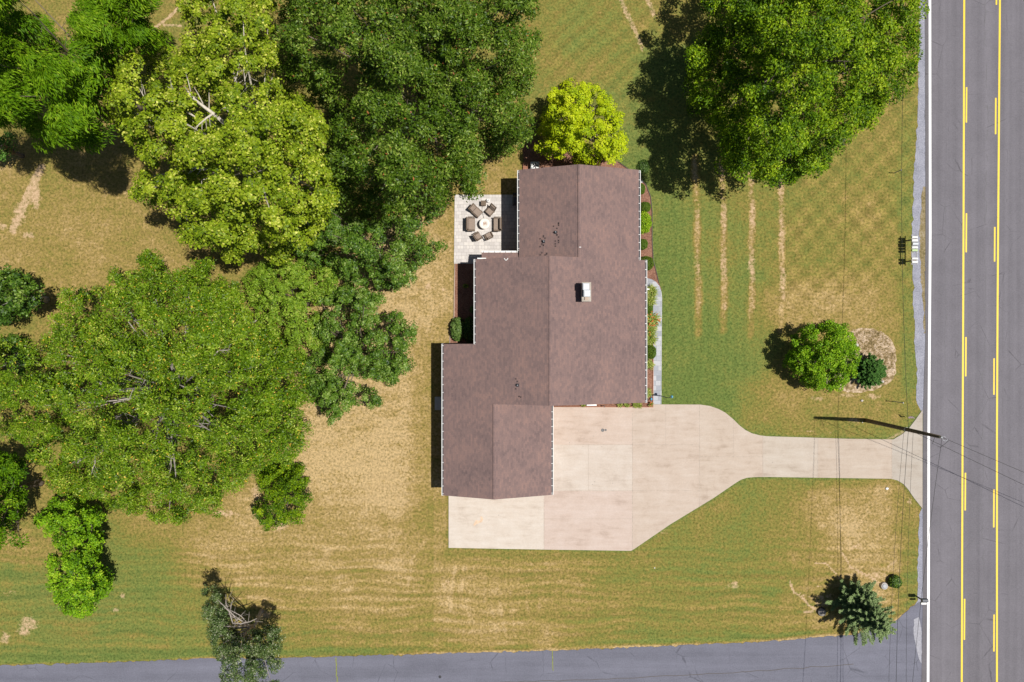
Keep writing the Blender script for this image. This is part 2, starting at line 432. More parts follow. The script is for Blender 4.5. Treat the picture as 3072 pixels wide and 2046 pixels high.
# ------------------------------------------------------------------ ground: one sheet
DRIVE_PX = [(1346, 1250), (1346, 1643), (1620, 1648), (1893, 1652), (1905, 1645), (2010, 1573), (2140, 1494), (2206, 1449), (2222, 1439), (2240, 1433), (2262, 1431), (2300, 1430.5), (2672, 1436), (2692, 1441), (2710, 1452), (2724, 1468), (2740, 1492), (2767, 1526),
         (2767, 1229), (2745, 1260), (2725, 1286), (2705, 1303), (2679, 1318), (2541, 1316), (2300, 1308.5), (2280, 1306), (2256, 1300), (2236, 1290), (2218, 1276), (2200, 1258), (2176, 1238), (2156, 1227), (2130, 1218), (2100, 1213.5), (1958, 1213), (1958, 1221), (1640, 1219), (1640, 1250)]
def make_ground():
    xs = np.concatenate([[-1500, -700, -300, -150, -80, -55], np.arange(-48, 48.01, 0.16), [55, 80, 150, 300, 700, 1500]])
    ys = np.concatenate([[-1500, -700, -300, -150, -80, -45], np.arange(-33, 33.01, 0.16), [45, 80, 150, 300, 700, 1500]])
    X, Y = np.meshgrid(xs, ys); nx, ny = len(xs), len(ys)
    px = X*PXM+1536; py = -Y*PXM+1023
    dry = np.full(X.shape, 0.52)
    blobs = [  # px, py, rx, ry, value, weight
        (350, 650, 330, 170, 0.66, 1.0), (600, 720, 120, 60, 0.6, 1), (130, 720, 120, 120, 0.68, .8), (130, 580, 60, 60, 0.45, .7),
        (500, 130, 60, 110, 0.5, 1), (1100, 1350, 150, 260, 0.93, 1.6), (1130, 1000, 110, 140, 0.92, 1.4), (1200, 850, 100, 120, 0.92, 1.4),
        (1270, 720, 60, 110, 0.85, 1.2), (1270, 1200, 38, 300, 0.70, 1.6), (1290, 1560, 50, 90, 0.52, 1.2), (1330, 640, 40, 60, 0.6, .8),
        (1000, 1650, 230, 120, 0.74, 1.2), (1150, 1700, 200, 100, 0.7, 1), (700, 1600, 200, 80, 0.75, 1.1), (800, 1700, 180, 60, 0.72, .9), (450, 1560, 80, 80, 0.62, .8),
        (400, 1720, 110, 120, 0.26, 1.5), (300, 1880, 260, 90, 0.33, 1.4), (60, 1790, 90, 90, 0.3, 1.2), (120, 1640, 60, 60, 0.6, 1), (60, 1640, 60, 50, 0.68, 1), (60, 1900, 60, 80, 0.5, .8),
        (620, 1860, 160, 70, 0.42, 1), (780, 1830, 90, 70, 0.78, 1.2), (900, 1890, 170, 50, 0.5, 1), (200, 1970, 300, 25, 0.18, 1.3), (850, 1955, 250, 18, 0.3, 1.2), (900, 1800, 100, 50, .72, 1),
        (1350, 1780, 260, 90, 0.66, 1), (1450, 1900, 300, 50, 0.58, .8), (1700, 1800, 250, 60, 0.48, 1), (1700, 1700, 200, 30, 0.52, .8), (1500, 1668, 250, 20, 0.38, .8),
        (1950, 1850, 220, 60, 0.34, 1.2), (2000, 1700, 200, 70, 0.34, 1), (2100, 1590, 90, 60, 0.28, 1.1), (2200, 1520, 90, 50, 0.3, 1), (2250, 1700, 180, 120, 0.34, 1.3),
        (2380, 1600, 70, 130, 0.32, 1.4), (2350, 1460, 90, 30, 0.3, 1.2), (2530, 1450, 100, 16, 0.25, 1), (2550, 1560, 120, 90, 0.74, 1.5), (2500, 1500, 110, 50, 0.68, 1), (2640, 1640, 70, 120, 0.72, 1.4), (2480, 1700, 90, 60, 0.62, 1),
        (2700, 1540, 35, 60, 0.42, 1.2), (2730, 1680, 26, 120, 0.33, 1.8), (2550, 1870, 150, 40, 0.6, 1.1), (2350, 1870, 120, 50, 0.45, 1), (2150, 1900, 200, 20, 0.26, 1.1), (2470, 1780, 60, 60, .62, 1),
        (2030, 1000, 70, 260, 0.10, 2.0), (2120, 1060, 110, 140, 0.14, 1.8), (2030, 720, 60, 180, 0.20, 1.6), (1990, 560, 60, 100, 0.30, 1.4), (2120, 1170, 100, 60, 0.18, 1.5),
        (2130, 700, 60, 200, 0.38, 1.1), (2210, 700, 60, 200, 0.36, 1), (2300, 700, 60, 200, 0.38, 1), (2260, 1050, 60, 80, 0.38, 1), (2280, 1180, 60, 60, .42, 1.1),
        (2450, 620, 120, 100, 0.44, 1.2), (2550, 520, 90, 90, 0.48, 1.1), (2450, 780, 120, 70, 0.46, 1), (2460, 900, 130, 70, 0.72, 1.4), (2620, 800, 80, 120, 0.58, 1.2), (2640, 620, 60, 120, 0.5, 1), (2610, 900, 80, 80, 0.62, 1),
        (2700, 250, 30, 200, 0.55, 1.2), (2718, 600, 22, 300, 0.34, 1.8), (2725, 1050, 20, 170, 0.30, 1.8), (2690, 1050, 20, 150, 0.6, 1.2), (2560, 1215, 150, 40, 0.62, 1.3), (2420, 1250, 150, 50, 0.5, 1.2), (2390, 1200, 90, 40, 0.66, 1), (2330, 1150, 40, 60, 0.6, 1), (2600, 1290, 90, 20, 0.42, 1), (2300, 1290, 60, 16, .36, 1),
        (1680, 120, 80, 150, 0.44, 1.2), (1800, 100, 100, 100, 0.42, 1.2), (1870, 300, 60, 120, 0.28, 1.4), (1780, 210, 80, 50, 0.55, 1), (1970, 60, 70, 70, 0.52, 1), (1900, 430, 50, 60, 0.25, 1.4), (1990, 300, 60, 150, .22, 1.5), (2060, 500, 60, 50, .3, 1), (1920, 540, 40, 30, 0.1, 1.3),
        (1530, 480, 60, 60, 0.55, 1.4), (1480, 530, 50, 60, 0.72, 1.3), (1500, 560, 40, 25, 0.8, 1.2), (1620, 250, 40, 60, 0.4, 1)]
    num = np.full(X.shape, 0.05*0.52); den = np.full(X.shape, 0.05)
    inner = (np.abs(X) < 49) & (np.abs(Y) < 34)
    xi = px[inner]; yi = py[inner]; nu = num[inner]; de = den[inner]
    for bx, by, rx, ry, v, w in blobs:
        g = w*np.exp(-(((xi-bx)/rx)**2+((yi-by)/ry)**2)*1.1); nu += g*v; de += g
    dv = nu/de
    # mowing bands: along x at the bottom, crossed diagonals at the right
    lowm = np.clip((yi-1560)/150, 0, 1)
    wob = 9*np.sin(xi/47+yi/61)+7*np.sin(yi/33-xi/81)
    amp = .6+.4*np.sin(xi/113+1.3*np.sin(yi/90))*np.sin(yi/71+2)
    dv += lowm*0.065*amp*np.sin((yi+wob)*2*math.pi/62+0.6*np.sin(xi/300))
    rm = np.clip((xi-2250)/150, 0, 1)*np.clip((1000-yi)/150, 0, 1)
    tm = np.clip((2050-xi)/100, 0, 1)*np.clip((450-yi)/150, 0, 1)*np.clip((xi-1600)/60, 0, 1)
    nap = np.zeros(xi.shape)
    sq = lambda t: np.tanh(2.2*np.sin(t))
    mask_d = rm*(.55+.45*amp)
    nap += mask_d*.085*sq((xi+yi+wob*.4)*2*math.pi/74)+mask_d*.075*sq((xi-yi*0.8+wob*.4)*2*math.pi/66)
    dv += mask_d*.03*sq((xi+yi+wob*.4)*2*math.pi/74)+mask_d*.02*sq((xi-yi*0.8+wob*.4)*2*math.pi/66)
    nap += tm*.07*sq((xi*0.9+yi+wob*.5)*2*math.pi/60)+tm*.04*sq((xi-yi*1.1+wob*.5)*2*math.pi/52)
    nap += lowm*.05*amp*sq((yi+wob*.4)*2*math.pi/58)+lowm*.045*np.sin((yi+wob*.3-xi*.02)*2*math.pi/26)
    nap += (1-lowm)*np.clip((1350-xi)/80, 0, 1)*.03*np.sin((xi*.15+yi+wob)*2*math.pi/34)
    nap *= 1+.5*np.sin(xi/57+yi/43)*np.sin(yi/77-xi/91)
    dv += tm*0.05*amp*np.sin((xi*0.9+yi+wob)*2*math.pi/66)
    um = np.clip((1300-xi)/100, 0, 1)*np.clip((xi-900)/100, 0, 1)
    dv += um*0.03*np.sin(yi*2*math.pi/48)
    # curved tyre wisps by the bottom of the drive
    for k, (x0, y0, x1, y1, a) in enumerate([(1365, 1700, 1352, 1830, .5), (1395, 1700, 1385, 1790, .35), (1330, 1760, 1350, 1800, .4), (1235, 1690, 1225, 1780, .35), (1275, 1625, 1235, 1680, .4), (1500, 1800, 1520, 1910, .38),
                      (1540, 1800, 1545, 1900, .25), (1580, 1770, 1590, 1860, .3), (1620, 1790, 1620, 1850, .25), (1400, 1820, 1440, 1900, .3), (1460, 1760, 1455, 1820, .3), (1475, 1820, 1500, 1930, .25), (1690, 1870, 1720, 1930, .25), (1240, 1840, 1250, 1880, .2)]):
        d = seg_dist([(x0, y0), ((x0+x1)/2-4, (y0+y1)/2), (x1, y1)], xi, yi); dv += a*.62*np.exp(-(d/5)**2)*(.6+.4*np.sin(yi/9+k))
    ba = np.zeros(xi.shape)
    def line(pts, w, a, falloff=1.0):
        nonlocal ba
        d = seg_dist(pts, xi, yi); ba = np.maximum(ba, a*np.exp(-(d/w)**4))
    # the four seeded strips on the front lawn
    for pts, w, a in (([(2084, 470), (2090, 600), (2094, 800), (2096, 1000)], 13, 0.50), ([(2166, 480), (2170, 620), (2172, 800), (2172, 990)], 13, 0.60),
                      ([(2254, 480), (2256, 640), (2256, 800), (2254, 1005)], 13, 0.62), ([(2340, 480), (2345, 640), (2348, 800), (2344, 995)], 14, 0.60)):
        d = seg_dist(pts, xi+1.6*np.sin(yi/37)+1.0*np.sin(yi/11.3), yi); ba = np.maximum(ba, a*np.exp(-(d/w)**3)*np.clip((1050-yi)/160, 0.5, 1)*(.86+.14*np.sin(yi/23+pts[0][0])))
        dv = np.maximum(dv, (.66+.12*np.sin(yi/31+pts[0][0]))*np.exp(-(d/(w*1.15))**3))
    line([(1862, 0), (1900, 80), (1928, 145)], 10, 0.58); line([(1935, -20), (1965, 50)], 10, 0.56)
    for cx, cy, rx, ry, a in [(85, 1870, 38, 26, .66), (70, 1895, 28, 20, .64), (105, 585, 22, 60, .72), (60, 640, 30, 45, .6), (85, 705, 22, 14, .68), (5, 680, 20, 14, .66), (368, 1787, 12, 12, .66), (345, 1830, 18, 9, .62),
                              (2205, 1755, 18, 16, .62), (1340, 1750, 18, 16, .55), (2560, 1260, 26, 12, .6), (2545, 1185, 40, 10, .6), (2620, 1190, 30, 12, .62), (2450, 1195, 40, 10, .5), (840, 1570, 30, 40, .66), (680, 1540, 60, 14, .62),
                              (1285, 860, 16, 14, .6), (1330, 870, 10, 10, .55), (2730, 1505, 10, 14, .6), (2570, 1640, 30, 14, .55), (2630, 1725, 40, 24, .52), (2470, 1800, 40, 36, .56), (2550, 1800, 50, 50, .56), (1600, 690, 10, 10, .4), (790, 1845, 40, 28, .55),
                              (1310, 590, 12, 30, .6), (770, 1480, 25, 40, .6), (200, 1010, 60, 60, .5), (1340, 1470, 14, 12, .55), (300, 1020, 60, 40, .52), (30, 1780, 40, 12, .4), (15, 1915, 22, 26, .6), (1990, 1595, 30, 12, .45), (2180, 1760, 14, 12, .5)]:
        ba = np.maximum(ba, a*np.exp(-(((xi-cx)/rx)**2+((yi-cy)/ry)**2)**1.3))
    # root runs round the corner conifer and worn ground paths
    for pts, w, a in [([(2445, 1690), (2475, 1688), (2500, 1712), (2520, 1735)], 3.5, .8), ([(2525, 1655), (2553, 1702), (2580, 1716), (2618, 1735), (2640, 1752)], 3.8, .8),
                      ([(2370, 1745), (2380, 1775), (2410, 1795), (2425, 1815), (2450, 1830)], 4.5, .8), ([(2410, 1835), (2440, 1835)], 3.5, .9), ([(2440, 1755), (2465, 1760)], 2.5, .6),
                      ([(2665, 1700), (2690, 1680)], 5, .6), ([(2400, 1780), (2440, 1795)], 3, .7), ([(555, 0), (520, 40), (470, 80), (440, 105)], 6, .72), ([(490, 75), (545, 78)], 5, .66),
                      ([(125, 500), (95, 560), (60, 640), (38, 690)], 16, .68), ([(2350, 1290), (2500, 1298)], 3, .5), ([(2650, 1322), (2710, 1295)], 8, .5)]:
        line(pts, w, a)
    # grass along the paving edges stays greener
    dv = np.where((xi > 1300) & (yi > 1440), dv+.10, dv); dv = np.where((xi > 2150) & (yi < 1000), dv+.03, dv)
    dv = .50+(dv-.52)*1.25
    ms0 = 0
    fb = np.sin((yi+wob*.6)*2*math.pi/23+.8*np.sin(xi/150))*(.5+.5*np.sin(xi/87+yi/63)*np.sin(xi/41))
    dv += lowm*.15*fb+lowm*.05*np.sin((yi+wob*.3-xi*.02)*2*math.pi/31)
    nap += (rm+tm)*.035*np.sin((xi*1.05+yi+wob*.4)*2*math.pi/25)
    ms = np.clip((xi-1960)/60, 0, 1)*np.clip((2330-xi)/60, 0, 1)*np.clip((1200-yi)/60, 0, 1)*np.clip((yi-450)/60, 0, 1); nap += ms*.05*np.sin((xi+wob*.4)*2*math.pi/27)
    arc = np.hypot(xi-1700, yi-700); ar = np.clip((2080-xi)/60, 0, 1)*np.clip((xi-1900)/40, 0, 1)*np.clip((1150-yi)/100, 0, 1); nap += ar*.06*np.sin(arc*2*math.pi/24)
    # worn patches of every size, with ragged rims
    prng = np.random.default_rng(21)
    for _ in range(260):
        bx, by = prng.uniform(0, 2760), prng.uniform(0, 1960); r_ = prng.uniform(7, 34); sg = prng.choice([-1, 1], p=[.55, .45])
        if bx < 1000 and by > 0 and prng.random() < .3: continue
        sel = (np.abs(xi-bx) < r_*3) & (np.abs(yi-by) < r_*3)
        xx, yy = xi[sel]-bx, yi[sel]-by; th = np.arctan2(yy, xx)
        rr_ = np.hypot(xx*prng.uniform(.6, 1.1), yy*prng.uniform(.8, 1.4))/(r_*(1+.3*np.sin(th*3+bx)+.2*np.sin(th*5+by)))
        dv[sel] += sg*prng.uniform(.06, .20)*np.exp(-rr_**2)
    de_ = seg_dist(DRIVE_PX, xi, yi, True); dv -= .34*np.exp(-(de_/5)**2); nap -= .10*np.exp(-(de_/3)**2)
    ds_ = seg_dist([(0, 1997), (382, 1985), (611, 1975), (850, 1973), (1158, 1965), (1650, 1952), (2000, 1938), (2300, 1924), (2562, 1903), (2687, 1862), (2748, 1812)], xi, yi); dv += .45*np.exp(-(ds_/4)**2)-.20*np.exp(-((ds_-16)/9)**2)
    dr = dry.copy(); dr[inner] = np.clip(dv, 0.02, 1.0)
    bb = np.zeros(X.shape); bb[inner] = ba; nn_ = np.ones(X.shape); nn_[inner] = 1+nap
    v = np.stack([X.ravel(), Y.ravel(), np.zeros(X.size)], 1).astype(np.float32)
    i = np.arange((ny-1)*(nx-1)); r = i//(nx-1); c = i % (nx-1); a = r*nx+c
    f = np.stack([a, a+1, a+nx+1, a+nx], 1).astype(np.int32)
    me = np_mesh('ground', v, f)
    for nm, arr in (('dry', dr), ('bare', bb), ('nap', nn_)):
        at = me.attributes.new(nm, 'FLOAT', 'POINT'); at.data.foreach_set('value', arr.ravel().astype(np.float32))
    o = link_mesh('ground', me, M_lawn); tag(o, kind='structure'); return o
def np_mesh(name, v, f):
    me = bpy.data.meshes.new(name); me.vertices.add(len(v)); me.vertices.foreach_set('co', v.ravel())
    k = f.shape[1]; me.loops.add(f.size); me.loops.foreach_set('vertex_index', f.ravel())
    me.polygons.add(len(f)); me.polygons.foreach_set('loop_start', np.arange(0, f.size, k, dtype=np.int32))
    me.update(calc_edges=True); return me
make_ground()

def structure(name, mb, m, parent=None, **kw):
    o = mb.build(name, m, parent, **kw)
    if parent is None: tag(o, kind='structure')
    return o
def flat(name, pts, z, m, jagamp=0, step=8, seed=1, mask=None):
    if jagamp: pts = jag(pts, jagamp, step, True, seed, mask)
    mb = MB(); mb.sheet(poly_px(pts), z); return structure(name, mb, m)

# main road
def strip(mb, line, w_px, z):
    """ribbon along a px line of (x, y) running down the picture"""
    L = [(x-w_px/2, y) for x, y in line]; R = [(x+w_px/2, y) for x, y in line]
    for i in range(len(line)-1):
        mb.sheet(poly_px([L[i], L[i+1], R[i+1], R[i]]), z)
FAR = 12000
edge = [(2774, -FAR), (2774, 0), (2776, 450), (2776, 1000), (2769, 1230), (2768, 1530), (2768, 1800), (2764, 2046), (2764, FAR)]
mb = MB(); pts = edge + [(3118, FAR), (3118, -FAR)]
mb.sheet(poly_px(pts), 0.03); road = structure('road', mb, M_road)
mb = MB(); strip(mb, [(2789, -FAR), (2789, 0), (2790, 700), (2788, 1000), (2785.5, 1300), (2785, 1700), (2783.5, 2046), (2783.5, FAR)], 7.6, 0.036)
mb.build('edge_line', M_wpaint, road)
mb = MB(); strip(mb, [(3095, -FAR), (3095, 0), (3092, 2046), (3092, FAR)], 8, 0.036); mb.build('edge_line', M_wpaint, road)
mb = MB(); strip(mb, [(2892, -FAR), (2892, 0), (2889, 900), (2887, 1300), (2884.5, 2046), (2884.5, FAR)], 5.6, 0.036); mb.build('yellow_line', M_yellow, road)
mb = MB(); strip(mb, [(2999, -FAR), (2999, 0), (2992, 900), (2990, 1300), (2990, 2046), (2990, FAR)], 5.6, 0.036); mb.build('yellow_line', M_yellow, road)
for x, a, b in [(2899, 262, 368), (2898.5, 640, 757), (2897, 1011, 1129), (2895.5, 1418, 1531), (2893, 1796, 1919), (2900, -130, -20)]:
    mb = MB(); strip(mb, [(x, a), (x-.8, b)], 4.6, 0.037); mb.build('yellow_dash', M_yellow, road)
for x, a, b in [(2986.5, 294, 403), (2983.5, 681, 785), (2981.5, 1075, 1184), (2981, 1468, 1582), (2981.5, 1843, 1954), (2989, -90, 15)]:
    mb = MB(); strip(mb, [(x, a), (x-.6, b)], 4.6, 0.037); mb.build('yellow_dash', M_yellow, road)
# cracks sealed down the turn lane
mb = MB(); rr = random.Random(3)
def crack(x, y0, y1, w=0.9, wander=2.5):
    y = y0; cx = x
    while y < y1:
        ny = y+rr.uniform(8, 22); nx_ = x+rr.gauss(0, wander)+(cx-x)*0.6
        if rr.random() < 0.8: mb.sheet(poly_px([(cx-w, y), (nx_-w*.7, ny), (nx_+w*.7, ny), (cx+w, y)]), 0.0345)
        cx, y = nx_, ny
crack(2957, 0, 700, 1.0, 3); crack(2951, 740, 1240, .7, 3); crack(2947, 1280, 2046, .6, 3); crack(2835, 560, 1100, .5, 1); crack(2776.5, 0, 1200, .9, .8)
crack(3007, 900, 1400, .5, 1)
for i in range(26):
    x = rr.uniform(2925, 2975); y = rr.uniform(0, 1150); a = rr.uniform(-.4, .4); L = rr.uniform(10, 45)
    q = (x+L*math.cos(a), y+L*math.sin(a)); mb.sheet(poly_px([(x, y), (q[0], q[1]), (q[0], q[1]+.9), (x, y+.9)]), 0.034)
for x, y in [(2824, 870), (2824, 970), (2824, 1050), (2825, 1130), (2823, 880), (2815, 1260), (2840, 520), (3030, 640), (2930, 1600)]:
    mb.sheet(poly_px([(x-1.3, y-2.5), (x+1.2, y-2), (x+1, y+2.5), (x-1, y+2)]), 0.034)
mb.build('crack_seal', basic('tar', (0.13, 0.125, 0.135), .15, 5, .8), road)

# darker outer strip of asphalt, gravel, weeds
mb = MB()
mb.sheet(poly_px([(2774, -400), (2774, 0), (2776, 450), (2776, 1000), (2769, 1230), (2768, 1530), (2768, 1800), (2764, 2046), (2764, 2600), (2780, 2600), (2780, 2046), (2781, 1530), (2783, 1000), (2784, 450), (2784, -400)]), 0.0335)
mb.build('worn_edge', M_edge, road)
gl = [(2762, -400), (2760, 0), (2753, 340), (2746, 480), (2740, 560), (2737, 720), (2739, 900), (2744, 1000), (2749, 1120), (2751, 1210), (2766, 1240)]
flat('gravel_shoulder', jag(gl, .05, 12, False, 5)+[(2779, 1240), (2779, -400)], 0.012, M_gravel)
gs = [(2768, 1520), (2757, 1545), (2755, 1640), (2752, 1740), (2754, 1800), (2744, 1815), (2750, 1830)]
flat('gravel_shoulder', jag(gs, .04, 12, False, 6)+[(2779, 1830), (2779, 1520)], 0.012, M_gravel)
wd = [(2768, 560), (2762, 640), (2757, 700), (2759, 760), (2765, 860), (2770, 930), (2771, 1000)]
flat('weed_strip', jag(wd, .05, 7, False, 9)+[(2777, 1000), (2778, 560)], 0.018, M_weedstrip)

# side street
st = [(-2600, 2100), (-300, 2005), (0, 1997), (382, 1985), (611, 1975), (850, 1973), (1158, 1965), (1650, 1952), (2000, 1938), (2300, 1924), (2450, 1912), (2562, 1903), (2640, 1885), (2687, 1862), (2706, 1845), (2726, 1829), (2748, 1812), (2769, 1800)]
st = jag(st, .05, 9, False, 11)
flat('side_street', st+[(2768, 2300), (2700, 2230), (2500, 2190), (0, 2250), (-2600, 2330)], 0.022, M_side)
mb = MB(); rr = random.Random(8)
def crack2(pts, w=.9, z=0.027):
    for (x1, y1), (x2, y2) in zip(pts[:-1], pts[1:]):
        L = math.hypot(x2-x1, y2-y1); nx_, ny_ = -(y2-y1)/L*w, (x2-x1)/L*w
        mb.sheet(poly_px([(x1-nx_, y1-ny_), (x2-nx_, y2-ny_), (x2+nx_, y2+ny_), (x1+nx_, y1+ny_)]), z)
crack2(jag([(1500, 2046), (1900, 2034), (2300, 2012), (2460, 2000), (2560, 1992)], .04, 25, False, 3), .8)
mb.build('street_crack', M_gap).__setitem__('kind', 'structure')
mb = MB(); crack2(jag([(1008, 1972), (1010, 2005), (1012, 2046)], .04, 6, False, 4), 1.6); crack2(jag([(1657, 1952), (1658, 1980), (1660, 2012)], .03, 6, False, 4), 1.3)
mb.build('crack_weeds', basic('crack_weed', (.20, .22, .05), .3, 8, .9)).__setitem__('kind', 'structure')
for nm, pp in (('patch', [(2741, 1858), (2757, 1850), (2765, 1900), (2764, 1990), (2752, 1960), (2740, 1900)]),):
    flat('sand_patch', jag(pp, .03, 8, True, 7), 0.026, basic('pale_grit', (.32, .32, .36), .2, 8, .9))

# ------------------------------------------------------------------ driveway
drive = DRIVE_PX
def clip(poly, ax, val, keep_less):
    out = []; n = len(poly)
    for i in range(n):
        a, b = poly[i], poly[(i+1) % n]
        ia = (a[ax] < val) == keep_less; ib = (b[ax] < val) == keep_less
        if ia: out.append(a)
        if ia != ib:
            t = (val-a[ax])/(b[ax]-a[ax]); out.append((a[0]+(b[0]-a[0])*t, a[1]+(b[1]-a[1])*t))
    return out
def panel(x0, x1, y0, y1):
    p = clip(drive, 0, x0, False); p = clip(p, 0, x1, True) if p else p
    p = clip(p, 1, y0, False) if p else p; p = clip(p, 1, y1, True) if p else p
    return p
xsplit = [1300, 1632, 1897, 2098, 2288, 2453, 2675, 2900]
tones = {}
base = {0: (.62, .555, .49), 1: (.55, .46, .395), 2: (.54, .452, .385), 3: (.53, .445, .375), 4: (.525, .46, .395), 5: (.51, .43, .36), 6: (.46, .415, .365)}
panels = []
for i in range(7):
    if i == 0: ysp = [1100, 1800]
    elif i == 1: ysp = [1100, 1334, 1472, 1800]
    elif i == 2: ysp = [1100, 1334, 1800]
    elif i == 3: ysp = [1100, 1370, 1800]
    else: ysp = [1100, 1800]
    for j in range(len(ysp)-1):
        t = base[i]
        if i == 1 and j == 0: t = (.56, .46, .395)
        if i == 1 and j == 1: t = (.58, .51, .45)
        if i == 1 and j == 2: t = (.565, .465, .41)
        p = panel(xsplit[i], xsplit[i+1], ysp[j], ysp[j+1])
        if len(p) >= 3: panels.append((p, t))
mb = MB(); cols = []
for p, t in panels:
    q = []
    for a in p:
        if not q or math.hypot(a[0]-q[-1][0], a[1]-q[-1][1]) > .01: q.append(a)
    n0 = len(mb.v); pts = poly_px(q)
    mb.prism(pts, 0.0, 0.045); cols += [t]*(len(mb.v)-n0)
dr = mb.build('driveway', M_conc); tag(dr, kind='structure')
at = dr.data.attributes.new('tone', 'FLOAT_COLOR', 'POINT')
at.data.foreach_set('color', np.array([(*c, 1) for c in cols], np.float32).ravel())
mb = MB(); lines = []
for x, a, b in [(1897, 1240, 1650), (2098, 1214, 1520), (1997, 1214, 1334), (2288, 1308, 1431), (2453, 1315, 1433), (2675, 1320, 1437), (1632, 1498, 1648), (2200, 1260, 1370), (1765, 1334, 1472)]:
    lines.append(((x, a), (x, b), .75 if x not in (1765, 1997, 2200) else .45))
for y, a, b in [(1334, 1730, 2098), (1472, 1710, 2098), (1370, 2098, 2288), (1556, 1632, 1897)]:
    lines.append(((a, y), (b, y), .7 if y != 1556 else .4))
for a, b, w in lines:
    dx, dy = b[0]-a[0], b[1]-a[1]; L = math.hypot(dx, dy); nx_, ny_ = -dy/L*w, dx/L*w
    mb.sheet(poly_px([(a[0]-nx_, a[1]-ny_), (b[0]-nx_, b[1]-ny_), (b[0]+nx_, b[1]+ny_), (a[0]+nx_, a[1]+ny_)]), 0.049)
mb.build('expansion_joint', M_jt, dr)
mb = MB()
edge_pts = drive[1:18]+[drive[18]]
rp = [(1424, 1566), (1428, 1560), (1438, 1562), (1443, 1556), (1440, 1550), (1446, 1549), (1450, 1557), (1446, 1566), (1436, 1569), (1428, 1573), (1423, 1578), (1420, 1574)]
mb.sheet(poly_px(rp), 0.049); mb.build('rust_mark', M_rust, dr)
dm = basic('oil_spot', (.30, .26, .225), .2, 6, .8); rr = random.Random(77); mb = MB()
for k in range(26):
    x, y = rr.choice([(1760, 1330), (1780, 1440), (1950, 1380), (1480, 1560), (2350, 1370)]); x += rr.gauss(0, 34); y += rr.gauss(0, 22); r = rr.uniform(.5, 1.5)
    mb.sheet(poly_px([(x+r*(1+.3*rr.random())*math.cos(a*.785), y+r*.8*math.sin(a*.785)) for a in range(8)]), .0485)
o_ = mb.build('oil_spots', dm, dr); tag(o_, kind='stuff')
for (x, y, r) in ((1808, 1290.5, 5), (1817, 1290, 3.2)):
    o = P(x, y, 0.045); mb = MB(); mb.lathe([(r/PXM, 0), (r/PXM, .012), (r/PXM*.8, .016), (r/PXM*.78, .010), (.01, .010)], o, 18)
    q = mb.build('drain_cover', M_cover, loc=o)
    tag(q, ('larger' if r > 4 else 'smaller')+' round grey drain cover set in the concrete driveway', 'drain cover', 'drain covers in the driveway')

# ------------------------------------------------------------------ patio, paths, beds
PAT = [(1364.5, 584.5), (1362, 791), (1460, 791), (1560, 800), (1575, 790), (1575, 584.5)]
mb = MB(); mb.prism(poly_px(PAT), 0, 0.06); structure('patio', mb, M_paver)
wk = [(1925, 834), (1940, 834), (1955, 838), (1968, 846), (1978, 858), (1984, 875), (1986, 895), (1985, 1000), (1984, 1212.5), (1958, 1212.5), (1958.5, 1000), (1959, 890), (1955, 876), (1945, 866), (1930, 862), (1915, 862), (1915, 834)]
mb = MB(); mb.prism(poly_px(wk), 0, 0.05); structure('path', mb, M_walk)
bed1 = [(1572, 494), (1570, 470), (1568, 440), (1600, 420), (1700, 440), (1800, 470), (1855, 486), (1885, 507), (1917.5, 531), (1938.5, 555), (1952, 591), (1956.5, 636), (1956.5, 720), (1959.5, 780), (1970, 819), (1977, 849), (1985, 870), (1950, 880), (1950, 1000), (1958, 1010), (1958, 1222), (1640, 1219), (1640, 1180), (1800, 1100), (1800, 600), (1600, 560)]
flat('mulch_bed', bed1, 0.016, M_mulch)
bed2 = [(1364, 791), (1363, 850), (1362, 950), (1358, 965), (1352, 980), (1350, 1000), (1349, 1030), (1360, 1036), (1450, 1036), (1450, 791)]
flat('mulch_bed', bed2, 0.016, M_mulch)
def edging(pts, r, m, name='bed_edging'):
    mb = MB(); mb.tube([P(x, y, 0.03) for x, y in pts], r, 5); o = mb.build(name, m); tag(o, kind='structure'); return o
edging([(1855, 486), (1885, 507), (1917.5, 531), (1938.5, 555), (1952, 591), (1956.5, 636), (1956.5, 720), (1959.5, 780), (1970, 819), (1977, 849)], .045, M_gap)
edging([(1364, 791), (1363, 850), (1362, 950), (1358, 965), (1352, 980), (1350, 1000), (1349, 1032)], .05, M_tan)
edging([(1959, 1010), (1959, 1221), (1660, 1219.5)], .06, basic('brick_edge', (.40, .19, .12), .2, 9, .9))
isl = [(2540, 1000), (2560, 988), (2590, 983), (2620, 985), (2650, 998), (2672, 1018), (2686, 1045), (2690, 1080), (2688, 1110), (2680, 1135), (2665, 1150), (2640, 1162), (2610, 1172), (2570, 1178), (2520, 1175), (2500, 1120), (2510, 1050)]
flat('mulch_island', isl, 0.014, M_island, .06, 8, 4)
# small pad at the west door (in the eave shadow)
mb = MB(); mb.box(P(1316, 1210, .06)+Vector((.3, 0, 0)), (1.3, 1.2, .12), bev=.02)
tag(mb.build('door_step', basic('step_concrete', (.45, .44, .42), .1, 5, .9), loc=P(1316, 1210, 0)), 'square grey concrete door step in the shade of the west eave', 'step')

